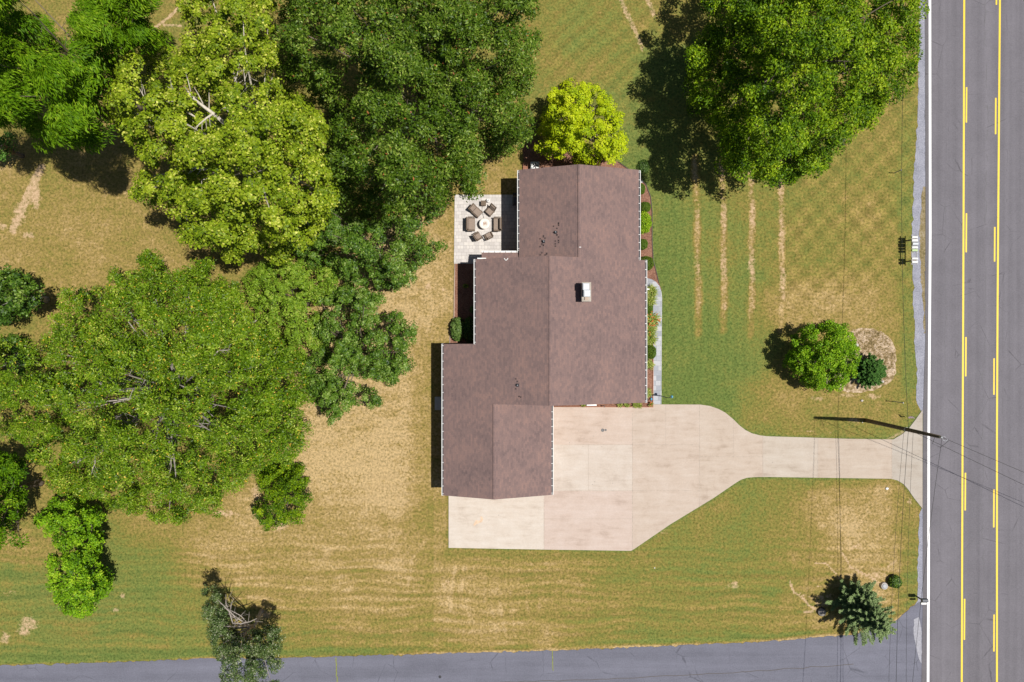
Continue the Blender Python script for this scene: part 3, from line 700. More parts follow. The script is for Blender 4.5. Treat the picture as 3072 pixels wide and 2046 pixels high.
# ------------------------------------------------------------------ house
S = 0.35
HX, HY = 0.0, 0.0
xCw, xCr, xCe = -5.94, -1.50, 3.44
xBr, xBe, xBw = 3.12, 11.50, -3.10
xAr, xAw, xAe = 5.60, 0.61, 10.90
zCw = 2.90
def zW(x): return zCw + S*(x-xCw)                   # long west slope
zCr = zW(xCr); zBr = zW(xBr)
def zE(x): return zBr - S*(x-xBr)                   # long east slope
zAr = zE(xAr)
def zAW(x): return zAr - S*1.06*(xAr-x)
def zCE(x): return zCr - S*(x-xCr)
yAn, yBn, yBs, yCs, yJ = 14.72, 6.98, -5.32, -13.38, -0.25
house = thing('brick_house', (3.0, 0, 0), 'long brick ranch house with a brown shingled roof of three stepped gables and white gutters', 'house')

def slope(parts, name='roof', cap=None):
    """parts: list of (x0, x1, y0, y1, zfn): stepped shingle courses, sloping along x; x0 is the high side"""
    mb = MB(); step = 0.145; uvs = []
    for (xh, xl, y0, y1, zf) in parts:
        d = 1 if xl > xh else -1
        n = max(1, int(round(abs(xl-xh)/step)))
        xs = [xh+(xl-xh)*i/n for i in range(n+1)]
        t = 0.010; vs = []; fs = []
        for i in range(n):
            a, b = xs[i], xs[i+1]
            # a course: thicker at its lower (butt) end
            za, zb = zf(a), zf(b)+t
            o = len(vs)
            vs += [(a, y0, za), (a, y1, za), (b, y1, zb), (b, y0, zb), (b, y0, zb-t), (b, y1, zb-t)]
            fs += [(o, o+3, o+2, o+1) if d > 0 else (o, o+1, o+2, o+3), (o+3, o+4, o+5, o+2) if d > 0 else (o+2, o+5, o+4, o+3)]
        # underside and side skirts
        T = 0.16; o = len(vs)
        vs += [(xh, y0, zf(xh)), (xh, y1, zf(xh)), (xl, y1, zf(xl)), (xl, y0, zf(xl)), (xh, y0, zf(xh)-T), (xh, y1, zf(xh)-T), (xl, y1, zf(xl)-T), (xl, y0, zf(xl)-T)]
        fs += [(o+4, o+5, o+6, o+7), (o, o+4, o+7, o+3), (o+1, o+2, o+6, o+5), (o+3, o+7, o+6, o+2), (o, o+1, o+5, o+4)]
        mb.add(vs, fs)
    o = mb.build(name, M_shingle, house, world=True)
    uv_box(o, lambda c, nrm: (c.y, c.x*1.06))
    if cap:
        for (x, y0, y1, z) in cap:
            cb = MB(); n = int(abs(y1-y0)/.28)
            for i in range(n):
                a = y0+(y1-y0)*i/n; b = y0+(y1-y0)*(i+1)/n
                lift = .012+.012*(i % 2)
                for sx in (-1, 1):
                    v = [(x, a, z+.02+lift), (x, b, z+.02+lift), (x+sx*.14, b, z-.14*S+.028+lift), (x+sx*.14, a, z-.14*S+.028+lift)]
                    cb.add(v if sx > 0 else v[::-1], [(0, 1, 2, 3)][:1] if False else [(3, 2, 1, 0)])
                cb.add([(x-.14, b, z-.14*S-.01), (x-.14, b, z-.14*S+.028+lift), (x, b, z+.02+lift), (x+.14, b, z-.14*S+.028+lift), (x+.14, b, z-.14*S-.01)], [(0, 1, 2, 3, 4)])
            c = cb.build('ridge_cap', M_shingle, o, world=True); uv_box(c, lambda c, nrm: (c.y, c.x))
    return o
roofA = slope([(xAr, xAw, yBn-0.05, yAn, zAW), (xAr, xAe, yBn, yAn, lambda x: zE(x))], cap=[(xAr, yBn, yAn-.02, zAr)])
roofB = slope([(xBr, xBw, yJ, yBn, zW), (xBr, xBe, yBs, yBn, zE), (xBr, xCr, yBs, yJ, zW)], cap=[(xBr, yBs+.02, yBn-.02, zBr)])
roofC = slope([(xCr, xCw, yCs, yJ, zW), (xCr, xCe, yCs, yBs-.003, zCE)], cap=[(xCr, yCs+.02, yBs, zCr)])
# back porch return over the patio door, draining north
mb = MB(); xa, xb = P(1445, 757, 3.2).x, xAw+.25; ya, yb = P(1445, 757, 3.2).y, yBn-.02
zlo, zhi = 3.12, 3.30
mb.add([(xa, ya, zlo), (xb, ya, zlo), (xb, yb, zhi), (xa, yb, zhi), (xa, ya, zlo-.15), (xb, ya, zlo-.15), (xb, yb, zhi-.15), (xa, yb, zhi-.15)],
       [(0, 1, 2, 3), (4, 7, 6, 5), (0, 4, 5, 1), (3, 2, 6, 7), (0, 3, 7, 4), (1, 5, 6, 2)])
porch = mb.build('porch_roof', M_shingle, house, world=True); uv_box(porch, lambda c, nrm: (c.y, c.x))

# walls
def wall_ring(pts, zt, name='wall'):
    mb = MB(); n = len(pts)
    for i in range(n):
        (x1, y1), (x2, y2) = pts[i], pts[(i+1) % n]
        k = max(1, int(abs(x2-x1)/.5)); 
        for j in range(k):
            t0, t1 = j/k, (j+1)/k
            a = (x1+(x2-x1)*t0, y1+(y2-y1)*t0); b = (x1+(x2-x1)*t1, y1+(y2-y1)*t1)
            mb.add([(*a, 0), (*b, 0), (*b, zt(*b)), (*a, zt(*a))], [(0, 1, 2, 3)])
    o = mb.build(name, M_brick, house, world=True)
    uv_box(o, lambda c, nrm: ((c.y if abs(nrm.x) > .5 else c.x), c.z)); return o
OV = .5
wall_ring([(xAw+OV, yBn), (xAe-OV, yBn), (xAe-OV, yAn-.35), (xAw+OV, yAn-.35)][::1], lambda x, y: (zAW(x) if x < xAr else zE(x))-.17)
wall_ring([(xBw+OV, yJ), (xBw+OV, yBn-.35), (xBe-OV, yBn-.35), (xBe-OV, yBs+.35), (xCr, yBs+.35), (xCr, yJ)][::-1], lambda x, y: (zW(x) if x < xBr else zE(x))-.17)
wall_ring([(xCw+OV, yCs+.35), (xCe-OV, yCs+.35), (xCe-OV, yBs-.02), (xCr, yBs-.02), (xCr, yJ-.35), (xCw+OV, yJ-.35)], lambda x, y: (zW(x) if x < xCr else zCE(x))-.17)
# windows and doors
def opening(name, x, y, z, w, h, ax, m, frame=M_white):
    """ax 'x': opening lies on a wall facing +-x"""
    s = 1 if ax[0] == '+' else -1
    mb = MB(); d = (.06, w, h) if ax[1] == 'x' else (w, .06, h)
    mb.box((x, y, z), d); o = mb.build(name, m, house, world=True)
    fb = MB(); t = .09
    for (du, dv, ww, hh) in ((0, h/2+t/2, w+2*t, t), (0, -h/2-t/2, w+2*t, t), (-w/2-t/2, 0, t, h), (w/2+t/2, 0, t, h)):
        if ax[1] == 'x': fb.box((x+s*.02, y+du, z+dv), (.1, ww, hh))
        else: fb.box((x+du, y+s*.02, z+dv), (ww, .1, hh))
    fb.build('frame', frame, o, world=True); return o
for y in (13, 10.3, 8.2): opening('window', xAe-OV+.02, y, 1.6, 1.1, 1.3, '+x', M_glass)
for y in (5.6, -1.0, -3.6): opening('window', xBe-OV+.02, y, 1.6, 1.3, 1.4, '+x', M_glass)
opening('front_door', xBe-OV+.02, 2.4, 1.1, 1.0, 2.05, '+x', M_deck)
opening('garage_door', xCe-OV+.02, -7.4, 1.1, 2.6, 2.1, '+x', M_white); opening('garage_door', xCe-OV+.02, -11.0, 1.1, 2.6, 2.1, '+x', M_white)
opening('back_door', xCw+OV-.02, P(1316, 1210).y, 1.1, .95, 2.0, '-x', M_white)
for y in (-3, -9.5): opening('window', xCw+OV-.02, y, 1.6, 1.2, 1.1, '-x', M_glass)
for y in (2.5, 5.0): opening('window', xBw+OV-.02, y, 1.7, 1.3, 1.2, '-x', M_glass)

# gutters with their straps
def gutter(x, y0, y1, z, sx, strap=0.66):
    """trough along y hung outside an eave at x; sx is the outward side"""
    mb = MB(); w = .125; t = .022; h = .11
    mb.box((x+sx*(w+t/2), (y0+y1)/2, z-.035), (t+.022, y1-y0, h))         # outer lip
    mb.cur = 1; mb.box((x+sx*.012, (y0+y1)/2, z-.055), (t, y1-y0, h-.02))
    mb.box((x+sx*w/2, (y0+y1)/2, z-.105), (w+.03, y1-y0, .012)); mb.cur = 0
    for e in (y0, y1): mb.box((x+sx*w/2, e, z-.05), (w+.05, .02, h-.02))
    n = int((y1-y0)/strap)
    for i in range(n+1):
        yy = y0+.15+(y1-y0-.3)*i/n; mb.box((x+sx*(w*.35), yy, z+.028), (w*1.1, .036, .014), ry=0)
    return mb.build('gutter', [M_white, M_gutin], house, world=True)
gutter(xAw, yBn+.8, yAn-.05, zAW(xAw), -1); gutter(xAe, yBn, yAn-.05, zE(xAe), 1)
gutter(xBw, yJ, yBn-.02, zW(xBw), -1); gutter(xBe, yBs, yBn, zE(xBe), 1)
gutter(xCw, yCs, yJ, zCw, -1); gutter(xCe, yCs+.02, yBs-.03, zCE(xCe), 1)
mb = MB(); mb.box(((xa+xb)/2-.1, ya+.13, zlo-.04), (xb-xa-.2, .04, .11)); mb.box(((xa+xb)/2-.1, ya+.065, zlo-.1), (xb-xa-.2, .12, .012))
for i in range(7): mb.box((xa+.2+i*.48, ya+.06, zlo+.02), (.05, .14, .012))
mb.build('gutter', M_white, house, world=True)
# gutter return and diverters on the rear slope
mb = MB(); q = P(1440, 773, 3.9); mb.box((q.x+.15, yBn+.04, zW(q.x)+.02), (.75, .09, .07)); mb.build('gutter_return', M_white, house, world=True)
for (px_, a) in ((1515, .9), (1521.5, -.9)):
    mb = MB(); q = P(px_, 770.5, 4.9); mb.box((q.x, yBn-.14, zW(q.x)+.05), (.24, .05, .05), rz=-a); mb.build('water_diverter', M_white, house, world=True)
mb = MB(); q = P(1740, 742, 5.1); mb.box((q.x, q.y, zE(q.x)+.05), (.16, .05, .04)); mb.build('flashing', M_white, house, world=True)
# downspouts
for x, y, z, sx in ((xAw+.1, 7.9, 3.3, 1), (xBe-.1, yBs+.1, 3.0, -1), (xCw+.1, yCs+.3, 2.7, 1), (xBe-.1, 4.6, 3.0, -1), (xAe-.1, 14.4, 3.2, -1)):
    mb = MB(); mb.tube([(x-sx*.1, y, z-.05), (x-sx*.1, y, z-.2), (x+sx*.34, y, z-.5), (x+sx*.34, y, .15), (x+sx*.1, y, .06)], .04, 6); mb.build('downspout', M_white, house, world=True)
mb = MB(); q = P(1940, 867.5, 2.9); mb.box((q.x-.05, q.y, 2.9), (.55, .10, .10), ry=-.1); mb.build('downspout', M_white, house, world=True)

# chimney
cx0, cx1 = P(1747, 0, 6.3).x, P(1772, 0, 6.3).x; cy0, cy1 = P(0, 903, 6.3).y, P(0, 848, 6.3).y
mb = MB(); mb.box(((cx0+cx1)/2, (cy0+cy1)/2, 5.25), (cx1-cx0, cy1-cy0, 2.1)); mb.box(((cx0+cx1)/2, (cy0+cy1)/2, 6.22), (cx1-cx0+.08, cy1-cy0+.08, .12))
ch = mb.build('chimney', M_block, roofB, world=True)
for (px_, py_, w) in ((1758.2, 859.5, .56), (1761, 880, .56)):
    q = P(px_, py_, 6.6); mb = MB(); mb.box((q.x, q.y, 6.42), (.42, .42, .28)); mb.box((q.x, q.y, 6.6), (w, w, .05), bev=.02); mb.box((q.x, q.y, 6.64), (w*.8, w*.8, .04), bev=.01)
    mb.build('chimney_cap', M_galv, roofB, world=True)
q = P(1759.5, 895, 6.45); mb = MB(); mb.box((q.x, q.y, 6.33), (.30, .26, .12)); mb.box((q.x, q.y, 6.40), (.22, .18, .03)); mb.build('flue_pot', M_tan, roofB, world=True)
# plumbing vents with dark replaced shingles round them
def vent(px_, py_, zf, roof, patch):
    q = P(px_, py_, 4.5); z = zf(q.x)
    mb = MB(); mb.lathe([(.045, -.1), (.045, .34), (.038, .34), (.038, .2)], (q.x, q.y, z), 10)
    mb.build('vent_pipe', M_galv, roof, world=True)
    fb = MB(); fb.box((q.x, q.y, z+.03), (.26, .26, .012), ry=-math.atan(S)); fb.lathe([(.09, 0), (.05, .1)], (q.x, q.y, z), 10); fb.build('vent_flashing', M_dark, roof, world=True)
    rr = random.Random(int(px_)); dsm = basic('dark_shingle%d' % px_, (.06, .042, .042), .2, 8, .9)
    for i in range(patch):
        dx = rr.choice([-2, -1, 0, 1, 2])*.137; dy = rr.uniform(-1.2, 1.0)
        pb = MB(); pb.box((q.x+dx, q.y+dy, zf(q.x+dx)+.03), (.12, .11, .006), ry=-math.atan(S)); pb.build('replaced_shingle', dsm, roof, world=True)
vent(1631, 723, zAW, roofA, 14); vent(1666, 697, zAW, roofA, 16); vent(1552, 1154, zW, roofB, 5)

# ------------------------------------------------------------------ foliage
L_dark = leaf_mat('leaf_dark_glossy', [(0, (0.012, 0.034, 0.002)), (0.35, (0.048, 0.102, 0.005)), (0.7, (0.12, 0.2, 0.014)), (0.93, (0.32, 0.4, 0.08)), (1, (0.33, 0.12, 0.04))], 0.45, 0.08, 0.20)
L_syc = leaf_mat('leaf_yellow_green', [(0, (0.03, 0.068, 0.003)), (0.4, (0.145, 0.225, 0.007)), (0.75, (0.31, 0.39, 0.018)), (1, (0.62, 0.62, 0.12))], 0.5, 0.14, 0.20)
L_fern = leaf_mat('leaf_feathery', [(0, (0.02, 0.065, 0.002)), (0.4, (0.08, 0.18, 0.003)), (0.75, (0.165, 0.3, 0.007)), (1, (0.34, 0.44, 0.03))], 0.55, 0.15, 0.12)
L_maple = leaf_mat('leaf_mid_green', [(0, (0.012, 0.038, 0.005)), (0.4, (0.055, 0.125, 0.009)), (0.75, (0.14, 0.235, 0.022)), (1, (0.36, 0.45, 0.14))], 0.45, 0.11, 0.23)
L_oak = leaf_mat('leaf_olive_orange', [(0, (0.016, 0.046, 0.002)), (0.4, (0.085, 0.172, 0.004)), (0.75, (0.215, 0.33, 0.012)), (0.9, (0.46, 0.54, 0.09)), (1, (0.6, 0.38, 0.04))], 0.45, 0.12, 0.23)
L_big = leaf_mat('leaf_bright_green', [(0, (0.014, 0.046, 0.001)), (0.4, (0.085, 0.175, 0.003)), (0.75, (0.21, 0.335, 0.006)), (1, (0.4, 0.5, 0.02))], 0.5, 0.14, 0.17)
L_chart = leaf_mat('leaf_chartreuse', [(0, (0.13, 0.22, 0.004)), (0.4, (0.32, 0.43, 0.006)), (0.75, (0.5, 0.58, 0.009)), (1, (0.64, 0.67, 0.04))], 0.55, 0.15, 0.15)
L_light = leaf_mat('leaf_light_olive', [(0, (0.04, 0.085, 0.006)), (0.4, (0.12, 0.215, 0.012)), (0.75, (0.22, 0.34, 0.025)), (1, (0.42, 0.45, 0.1))], 0.5, 0.12, 0.17)
L_lime = leaf_mat('leaf_lime_round', [(0, (0.03, 0.09, 0.003)), (0.4, (0.125, 0.27, 0.006)), (0.75, (0.25, 0.44, 0.012)), (1, (0.45, 0.56, 0.04))], 0.5, 0.14, 0.17)
L_grey = leaf_mat('leaf_grey_green', [(0, (0.025, 0.055, 0.012)), (0.4, (0.07, 0.12, 0.028)), (0.75, (0.16, 0.22, 0.07)), (1, (0.42, 0.44, 0.3))], 0.5, 0.10, 0.20)
L_ever = leaf_mat('leaf_conifer', [(0, (0.012, 0.05, 0.01)), (0.4, (0.045, 0.135, 0.018)), (0.75, (0.1, 0.22, 0.03)), (1, (0.2, 0.32, 0.08))], 0.6, 0.05, 0.15)
L_spruce = leaf_mat('leaf_spruce', [(0, (0.05, 0.1, 0.03)), (0.4, (0.14, 0.22, 0.075)), (0.75, (0.26, 0.35, 0.14)), (1, (0.45, 0.5, 0.28))], 0.6, 0.05, 0.15)
L_box = leaf_mat('leaf_boxwood', [(0, (0.03, 0.075, 0.005)), (0.5, (0.075, 0.135, 0.01)), (1, (0.16, 0.22, 0.02))], 0.55, 0.07, 0.15)
L_hyd = leaf_mat('leaf_hydrangea', [(0.0, (0.035, 0.075, 0.014)), (0.5, (0.085, 0.155, 0.03)), (1.0, (0.18, 0.26, 0.07))], 0.45, 0.10, 0.20)
L_lily = leaf_mat('leaf_blade', [(0, (0.07, 0.12, 0.01)), (0.5, (0.2, 0.27, 0.03)), (1, (0.5, 0.48, 0.15))], 0.5, 0.15, 0.17)
M_flower = basic('flower_orange', (0.62, 0.14, 0.03), 0.35, 12, 0.7)
M_flowerb = basic('twig_dark', (0.05, 0.028, 0.02), 0.3, 12, 0.9)
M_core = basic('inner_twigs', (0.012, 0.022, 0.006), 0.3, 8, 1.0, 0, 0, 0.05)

def nrm(a): return a/np.maximum(np.linalg.norm(a, axis=1, keepdims=True), 1e-9)
def leaf_mesh(name, c, a, n, L, W, v, m, parent=None, off=(0, 0, 0)):
    """c centres, a length direction, n normal; rhombic leaves"""
    k = len(c); a = nrm(a); s = nrm(np.cross(n, a)); nn = np.cross(a, s)
    L = np.broadcast_to(L, (k,))[:, None]; W = np.broadcast_to(W, (k,))[:, None]
    co = np.empty((k, 4, 3))
    co[:, 0] = c-a*L*.5; co[:, 1] = c+s*W*.5+nn*W*.12; co[:, 2] = c+a*L*.5-nn*L*.12; co[:, 3] = c-s*W*.5+nn*W*.12
    co = (co.reshape(-1, 3)-np.array(off)).astype(np.float32)
    f = np.arange(4*k, dtype=np.int32).reshape(-1, 4)
    me = np_mesh(name, co, f)
    at = me.attributes.new('v', 'FLOAT', 'POINT'); at.data.foreach_set('value', np.repeat(np.clip(v, 0, 1), 4).astype(np.float32))
    return link_mesh(name, me, m, parent)

def scatter_px(poly, spacing, rng, tries=40000, margin=0):
    P_ = np.array(poly, float); lo = P_.min(0); hi = P_.max(0)
    q = rng.uniform(lo, hi, (tries, 2)); q = q[inside(poly, q[:, 0], q[:, 1])]
    if margin: q = q[seg_dist(poly, q[:, 0], q[:, 1], True) > margin]
    out = []; cell = {}
    g = spacing
    for x, y in q:
        i, j = int(x//g), int(y//g); ok = True
        for di in (-1, 0, 1):
            for dj in (-1, 0, 1):
                for (u, w) in cell.get((i+di, j+dj), ()):
                    if (u-x)**2+(w-y)**2 < g*g: ok = False; break
                if not ok: break
            if not ok: break
        if ok: cell.setdefault((i, j), []).append((x, y)); out.append((x, y))
    return np.array(out)

def Pn(q, z):
    k = (H-z)/H/PXM
    return np.stack([(q[:, 0]-1536)*k, -(q[:, 1]-1023)*k, z], 1)

def clump_leaves(C, R, n, rng, L, W, flat=.7, style='round', spread=.55, v0=.45, vc=.14, vl=.18, hot=0.0, frac_in=.25, droop=.25, Rv=.25):
    K = len(C); idx = np.repeat(np.arange(K), n)
    d = nrm(rng.normal(size=(K*n, 3))); d[:, 2] = np.where(d[:, 2] < -.25, -d[:, 2], d[:, 2]); d = nrm(d)
    rad = R*(1+rng.uniform(-Rv, Rv, K))[idx]
    # uneven outline: a few twig bunches per clump
    B = 7; bd = nrm(rng.normal(size=(K*B, 3))+np.array([0, 0, .5])); bsel = idx*B+rng.integers(0, B, K*n)
    d = nrm(d*.75+bd[bsel]*.85)
    r = rad*np.where(rng.random(K*n) < frac_in, rng.uniform(.3, .8, K*n), rng.uniform(.78, 1.1, K*n))
    c = C[idx]+d*r[:, None]*np.array([1, 1, flat])
    if style == 'round':
        nn = nrm(d*.95+np.array([.08, 0, .35])+rng.normal(size=(K*n, 3))*spread*.75)
        a = nrm(np.cross(nn, rng.normal(size=(K*n, 3))))
    elif style == 'long':      # bunches of long leaves hanging outward from each twig end
        a = nrm(d*.7+rng.normal(size=(K*n, 3))*.65+np.array([0, 0, -droop]))
        nn = nrm(d*.7+np.array([.05, 0, .6])+rng.normal(size=(K*n, 3))*spread*.8); nn = nrm(nn-a*(nn*a).sum(1, keepdims=True))
    else:                      # feathery fronds, all sweeping one way per clump
        cd = nrm(rng.normal(size=(K, 3))*.5+np.array([.55, -.65, -.15]))[idx]
        a = nrm(cd+d*.4*np.array([1, 1, .4])+rng.normal(size=(K*n, 3))*.3)
        nn = nrm(d*.6+np.array([0.05, 0, .8])+rng.normal(size=(K*n, 3))*spread*.8); nn = nrm(nn-a*(nn*a).sum(1, keepdims=True))
    v = v0+(rng.normal(size=K)*vc)[idx]+rng.normal(size=K*n)*vl
    v = np.clip(v, 0, .92)
    if hot: v = np.where(rng.random(K*n) < hot, 1.0, v)
    s = rng.uniform(.7, 1.25, K*n)
    return c, a, nn, L*s, W*s, v

def crown_tree(name, label, cat, poly, z0, z1, m, bark, seed, R=1.1, spacing=34, n=150, L=.30, W=.17, bough=85, lobe=1.4, edgew=150, gaps=(), group=None,
               style='round', bare=0, trunk_r=.32, limbs=16, drop=.06, under=.6, twig_at=(), trunk_at=None, edge_drop=1.0, limb_r=.13, grow=1.03, wide=(.53, .67), sink=(1.6, 3.4), **kw):
    rng = np.random.default_rng(seed); rr = random.Random(seed)
    pc = np.mean(poly, 0); poly = [tuple(pc+(np.array(p_)-pc)*grow) for p_ in poly]
    q = scatter_px(poly, spacing, rng, margin=R*PXM*.55)
    b = scatter_px(poly, bough, rng, margin=10)
    if len(b) == 0: b = q[:1]
    D = np.sqrt(((q[:, None]-b[None])**2).sum(2)); near = D.min(1); bi = D.argmin(1)
    bz = rng.normal(size=len(b))*lobe*.55
    e = np.clip(seg_dist(poly, q[:, 0], q[:, 1], True)/edgew, 0, 1)
    prof = np.sin(e*math.pi/2)**edge_drop
    tt = near/(bough*rng.uniform(*wide, len(b))[bi])
    z = z0+(z1-z0)*prof + bz[bi]*.8 + lobe*(np.sqrt(np.clip(1-tt*tt, 0.02, 1))-.7) + rng.normal(size=len(q))*.18
    z = np.maximum(z, R*.5+.1)
    keep = (rng.random(len(q)) > drop*.6) & ((tt < 1.0) | (rng.random(len(q)) < .05) | ((e < .10) & (tt < 1.25)))
    for gx, gy, gr in gaps: keep &= np.hypot(q[:, 0]-gx, q[:, 1]-gy) > gr*1.25+4
    q, z = q[keep], z[keep]
    C = Pn(q, z)
    parts = [clump_leaves(C, R, n, rng, L, W, style=style, **kw)]
    if under > 0:
        k = rng.random(len(C)) < under
        C2 = C[k].copy(); C2[:, 2] -= rng.uniform(*sink, k.sum())*min(1, (z1-z0)/7); C2[:, 2] = np.maximum(C2[:, 2], .5); C2[:, :2] += rng.normal(size=(k.sum(), 2))*.5*R
        kk = dict(kw); kk['v0'] = kw.get('v0', .45)
        # a lower storey keeps away from the outline and the gaps
        ins = np.ones(len(C2), bool)
        pq = np.stack([C2[:, 0]*PXM*H/(H-C2[:, 2])+1536, -C2[:, 1]*PXM*H/(H-C2[:, 2])+1023], 1)
        ins &= inside(poly, pq[:, 0], pq[:, 1]) & (seg_dist(poly, pq[:, 0], pq[:, 1], True) > R*PXM*.6)
        for gx, gy, gr in gaps: ins &= np.hypot(pq[:, 0]-gx, pq[:, 1]-gy) > gr*.7
        C2 = C2[ins]
        if len(C2): parts.append(clump_leaves(C2, R, max(20, int(n*.55)), rng, L, W, style=style, **kk))
    cat_ = [np.concatenate([p[i] for p in parts]) for i in range(6)]
    cen = C.mean(0)
    if trunk_at is None: base = Vector((cen[0], cen[1], 0))
    else: base = Vector(trunk_at)
    t = thing(name, base, label, cat, group)
    leaf_mesh('crown', *cat_, m, t, off=tuple(base))
    mb = MB(); hh = max(z1-1.0, 1.5); fork = hh*.38
    top = Vector((cen[0]*.6+base.x*.4, cen[1]*.6+base.y*.4, fork+.3))
    mb.tube([base, base+Vector((0, 0, .25)), base.lerp(top, .5)+Vector((.05, .04, 0)), top], [trunk_r*1.35, trunk_r, trunk_r*.9, trunk_r*.75], 10)
    sel = list(range(len(C))); rr.shuffle(sel); tips = []
    for i in sel:
        if all((Vector(C[i])-x).length > 2.2*R for x in tips): tips.append(Vector(C[i]))
        if len(tips) >= limbs: break
    for tp in tips:
        s = top+Vector((rr.uniform(-.15, .15), rr.uniform(-.15, .15), -rr.uniform(0, fork*.25)))
        mid = s.lerp(tp, .45)+Vector((rr.uniform(-.3, .3), rr.uniform(-.3, .3), (tp.z-s.z)*.12)); e2 = s.lerp(tp, .8)+Vector((rr.uniform(-.2, .2), rr.uniform(-.2, .2), (tp.z-s.z)*.03))
        k = limb_r*(.7+.5*rr.random()); mb.tube([s, mid, e2, tp], [k*1.4, k*.9, k*.5, k*.2], 6)
        for j in range(3):
            d = Vector((rr.gauss(0, 1), rr.gauss(0, 1), rr.uniform(-.2, .6))).normalized()
            mb.tube([mid.lerp(e2, j/3), mid.lerp(e2, j/3)+d*R*.8, mid.lerp(e2, j/3)+d*R*1.5+Vector((0, 0, .2))], [k*.4, k*.25, k*.08], 4)
    # bare twigs and limbs showing at the gaps: (px, py, z, angle, length_m, radius)
    for (x, y, zz, ang, ln, r0) in twig_at:
        p0 = P(x, y, zz+(z1-12)*.35); d = Vector((math.cos(ang), -math.sin(ang), .12)); 
        w = Vector((-d.y, d.x, 0)); pts = [p0, p0+d*ln*.35+w*rr.uniform(-.08, .08)*ln, p0+d*ln*.7+w*rr.uniform(-.1, .1)*ln, p0+d*ln]
        mb.tube(pts, [r0, r0*.85, r0*.6, r0*.25], 6)
        mb.tube([top, top.lerp(p0, .6)+Vector((0, 0, -.4)), p0], [r0*1.6, r0*1.3, r0], 6)
        for j in range(4):
            bq = pts[0].lerp(pts[3], .2+.2*j); a2 = ang+rr.choice([-1, 1])*rr.uniform(.4, 1.0); dd = Vector((math.cos(a2), -math.sin(a2), .25))
            mb.tube([bq, bq+dd*ln*.25, bq+dd*ln*.45+w*.05], [r0*.4, r0*.25, r0*.1], 4)
    mb.build('trunk', bark, t, world=True)
    return t

GT = 'tall trees in the back garden'
crown_tree('shade_tree', 'huge round bright green tree between the front lawn and the main road', 'tree',
    [(2150, -150), (2090, -20), (2120, 60), (2060, 170), (2048, 250), (2060, 320), (2120, 370), (2160, 420), (2160, 500), (2230, 545), (2330, 562), (2420, 535), (2490, 505), (2510, 455), (2570, 405), (2625, 390), (2650, 310), (2700, 292), (2745, 245), (2758, 170), (2765, 60), (2768, -60), (2700, -170), (2400, -240)],
    4, 13, L_big, M_bark, 11, R=0.72, spacing=21, n=190, L=0.22, W=0.11, bough=84, lobe=5.0, edgew=330, style='long', v0=.50, trunk_r=.45, limbs=26, drop=.06, vc=.15, spread=0.4, under=0.9, limb_r=0.09, sink=(3, 5.5), grow=1.0)
crown_tree('evergreen_oak', 'very large dark glossy green tree whose crown reaches the paved patio', 'tree',
    [(815, 110), (830, 30), (800, -120), (1200, -160), (1640, -120), (1618, 30), (1590, 70), (1632, 115), (1594, 165), (1624, 245), (1577, 287), (1605, 344), (1584, 432), (1546, 455), (1492, 478), (1454, 468), (1455, 530), (1442, 578), (1412, 600), (1385, 580), (1340, 612), (1260, 645), (1180, 655), (1060, 655), (1000, 600), (964, 459), (980, 383), (995, 337), (876, 280), (846, 230)],
    5.5, 15, L_dark, M_bark, 12, R=0.72, spacing=21, n=180, L=0.24, W=0.095, bough=84, lobe=5.0, edgew=170, style='long', hot=0.006, v0=.5, vc=.08, vl=0.17, spread=0.5,
    gaps=[(1240, 290, 30), (1075, 190, 22), (1400, 190, 22), (980, 60, 16), (1170, 95, 16), (1265, 360, 18), (1205, 250, 20)], group=GT, trunk_r=.5, limbs=28,
    twig_at=[(1205, 270, 12, 1.2, 1.2, .035), (1230, 275, 12, 1.0, 1.0, .03), (1390, 125, 12.5, .1, 1.1, .03)], drop=.07, under=0.9, limb_r=0.09, grow=1.0, sink=(3, 5.5))
crown_tree('sycamore', 'tall yellow-green tree with pale white limbs showing through its crown', 'tree',
    [(560, -60), (541, 35), (555, 120), (544, 165), (465, 131), (372, 148), (317, 220), (320, 268), (289, 303), (296, 358), (334, 375), (334, 413), (379, 430), (406, 461), (430, 530), (386, 572), (420, 600), (482, 631), (523, 648), (551, 713), (610, 748), (637, 758), (675, 772), (709, 789), (744, 748), (796, 754), (808, 783), (853, 773), (891, 748), (950, 700), (1000, 607), (1000, 560), (964, 459), (980, 383), (995, 337), (876, 280), (846, 230), (815, 110), (830, 30), (800, -60)],
    9.5, 17.5, L_syc, M_barkpale, 13, R=0.62, spacing=20, n=165, L=0.19, W=0.145, bough=72, lobe=4.2, edgew=170, v0=.52, vc=.09, vl=0.15, hot=0.03, spread=0.5,
    gaps=[(610, 315, 26), (640, 300, 18), (408, 285, 18), (440, 275, 16), (455, 400, 16), (730, 215, 20), (560, 410, 16), (720, 540, 20), (630, 700, 14), (790, 660, 20), (850, 640, 14), (500, 640, 12)],
    twig_at=[(645, 345, 14, 3.9, 2.6, .13), (640, 340, 14, 2.4, 1.6, .08), (560, 335, 14, -2.2, 2.0, .06), (470, 350, 13, 4.2, 2.2, .07), (455, 352, 13, 3.3, 1.3, .05), (700, 330, 13, 4.9, 3.2, .05), (615, 508, 13, 3.14, 1.0, .07), (605, 540, 12.5, 1.5, 1.8, .03), (580, 590, 12, 1.9, 1.5, .03), (480, 385, 12, 3.3, .8, .05), (685, 535, 12, 3.1, 1.2, .03)],
    group=GT, trunk_r=.5, limbs=26, drop=.08, under=0.8, limb_r=0.09, sink=(3, 5.5))
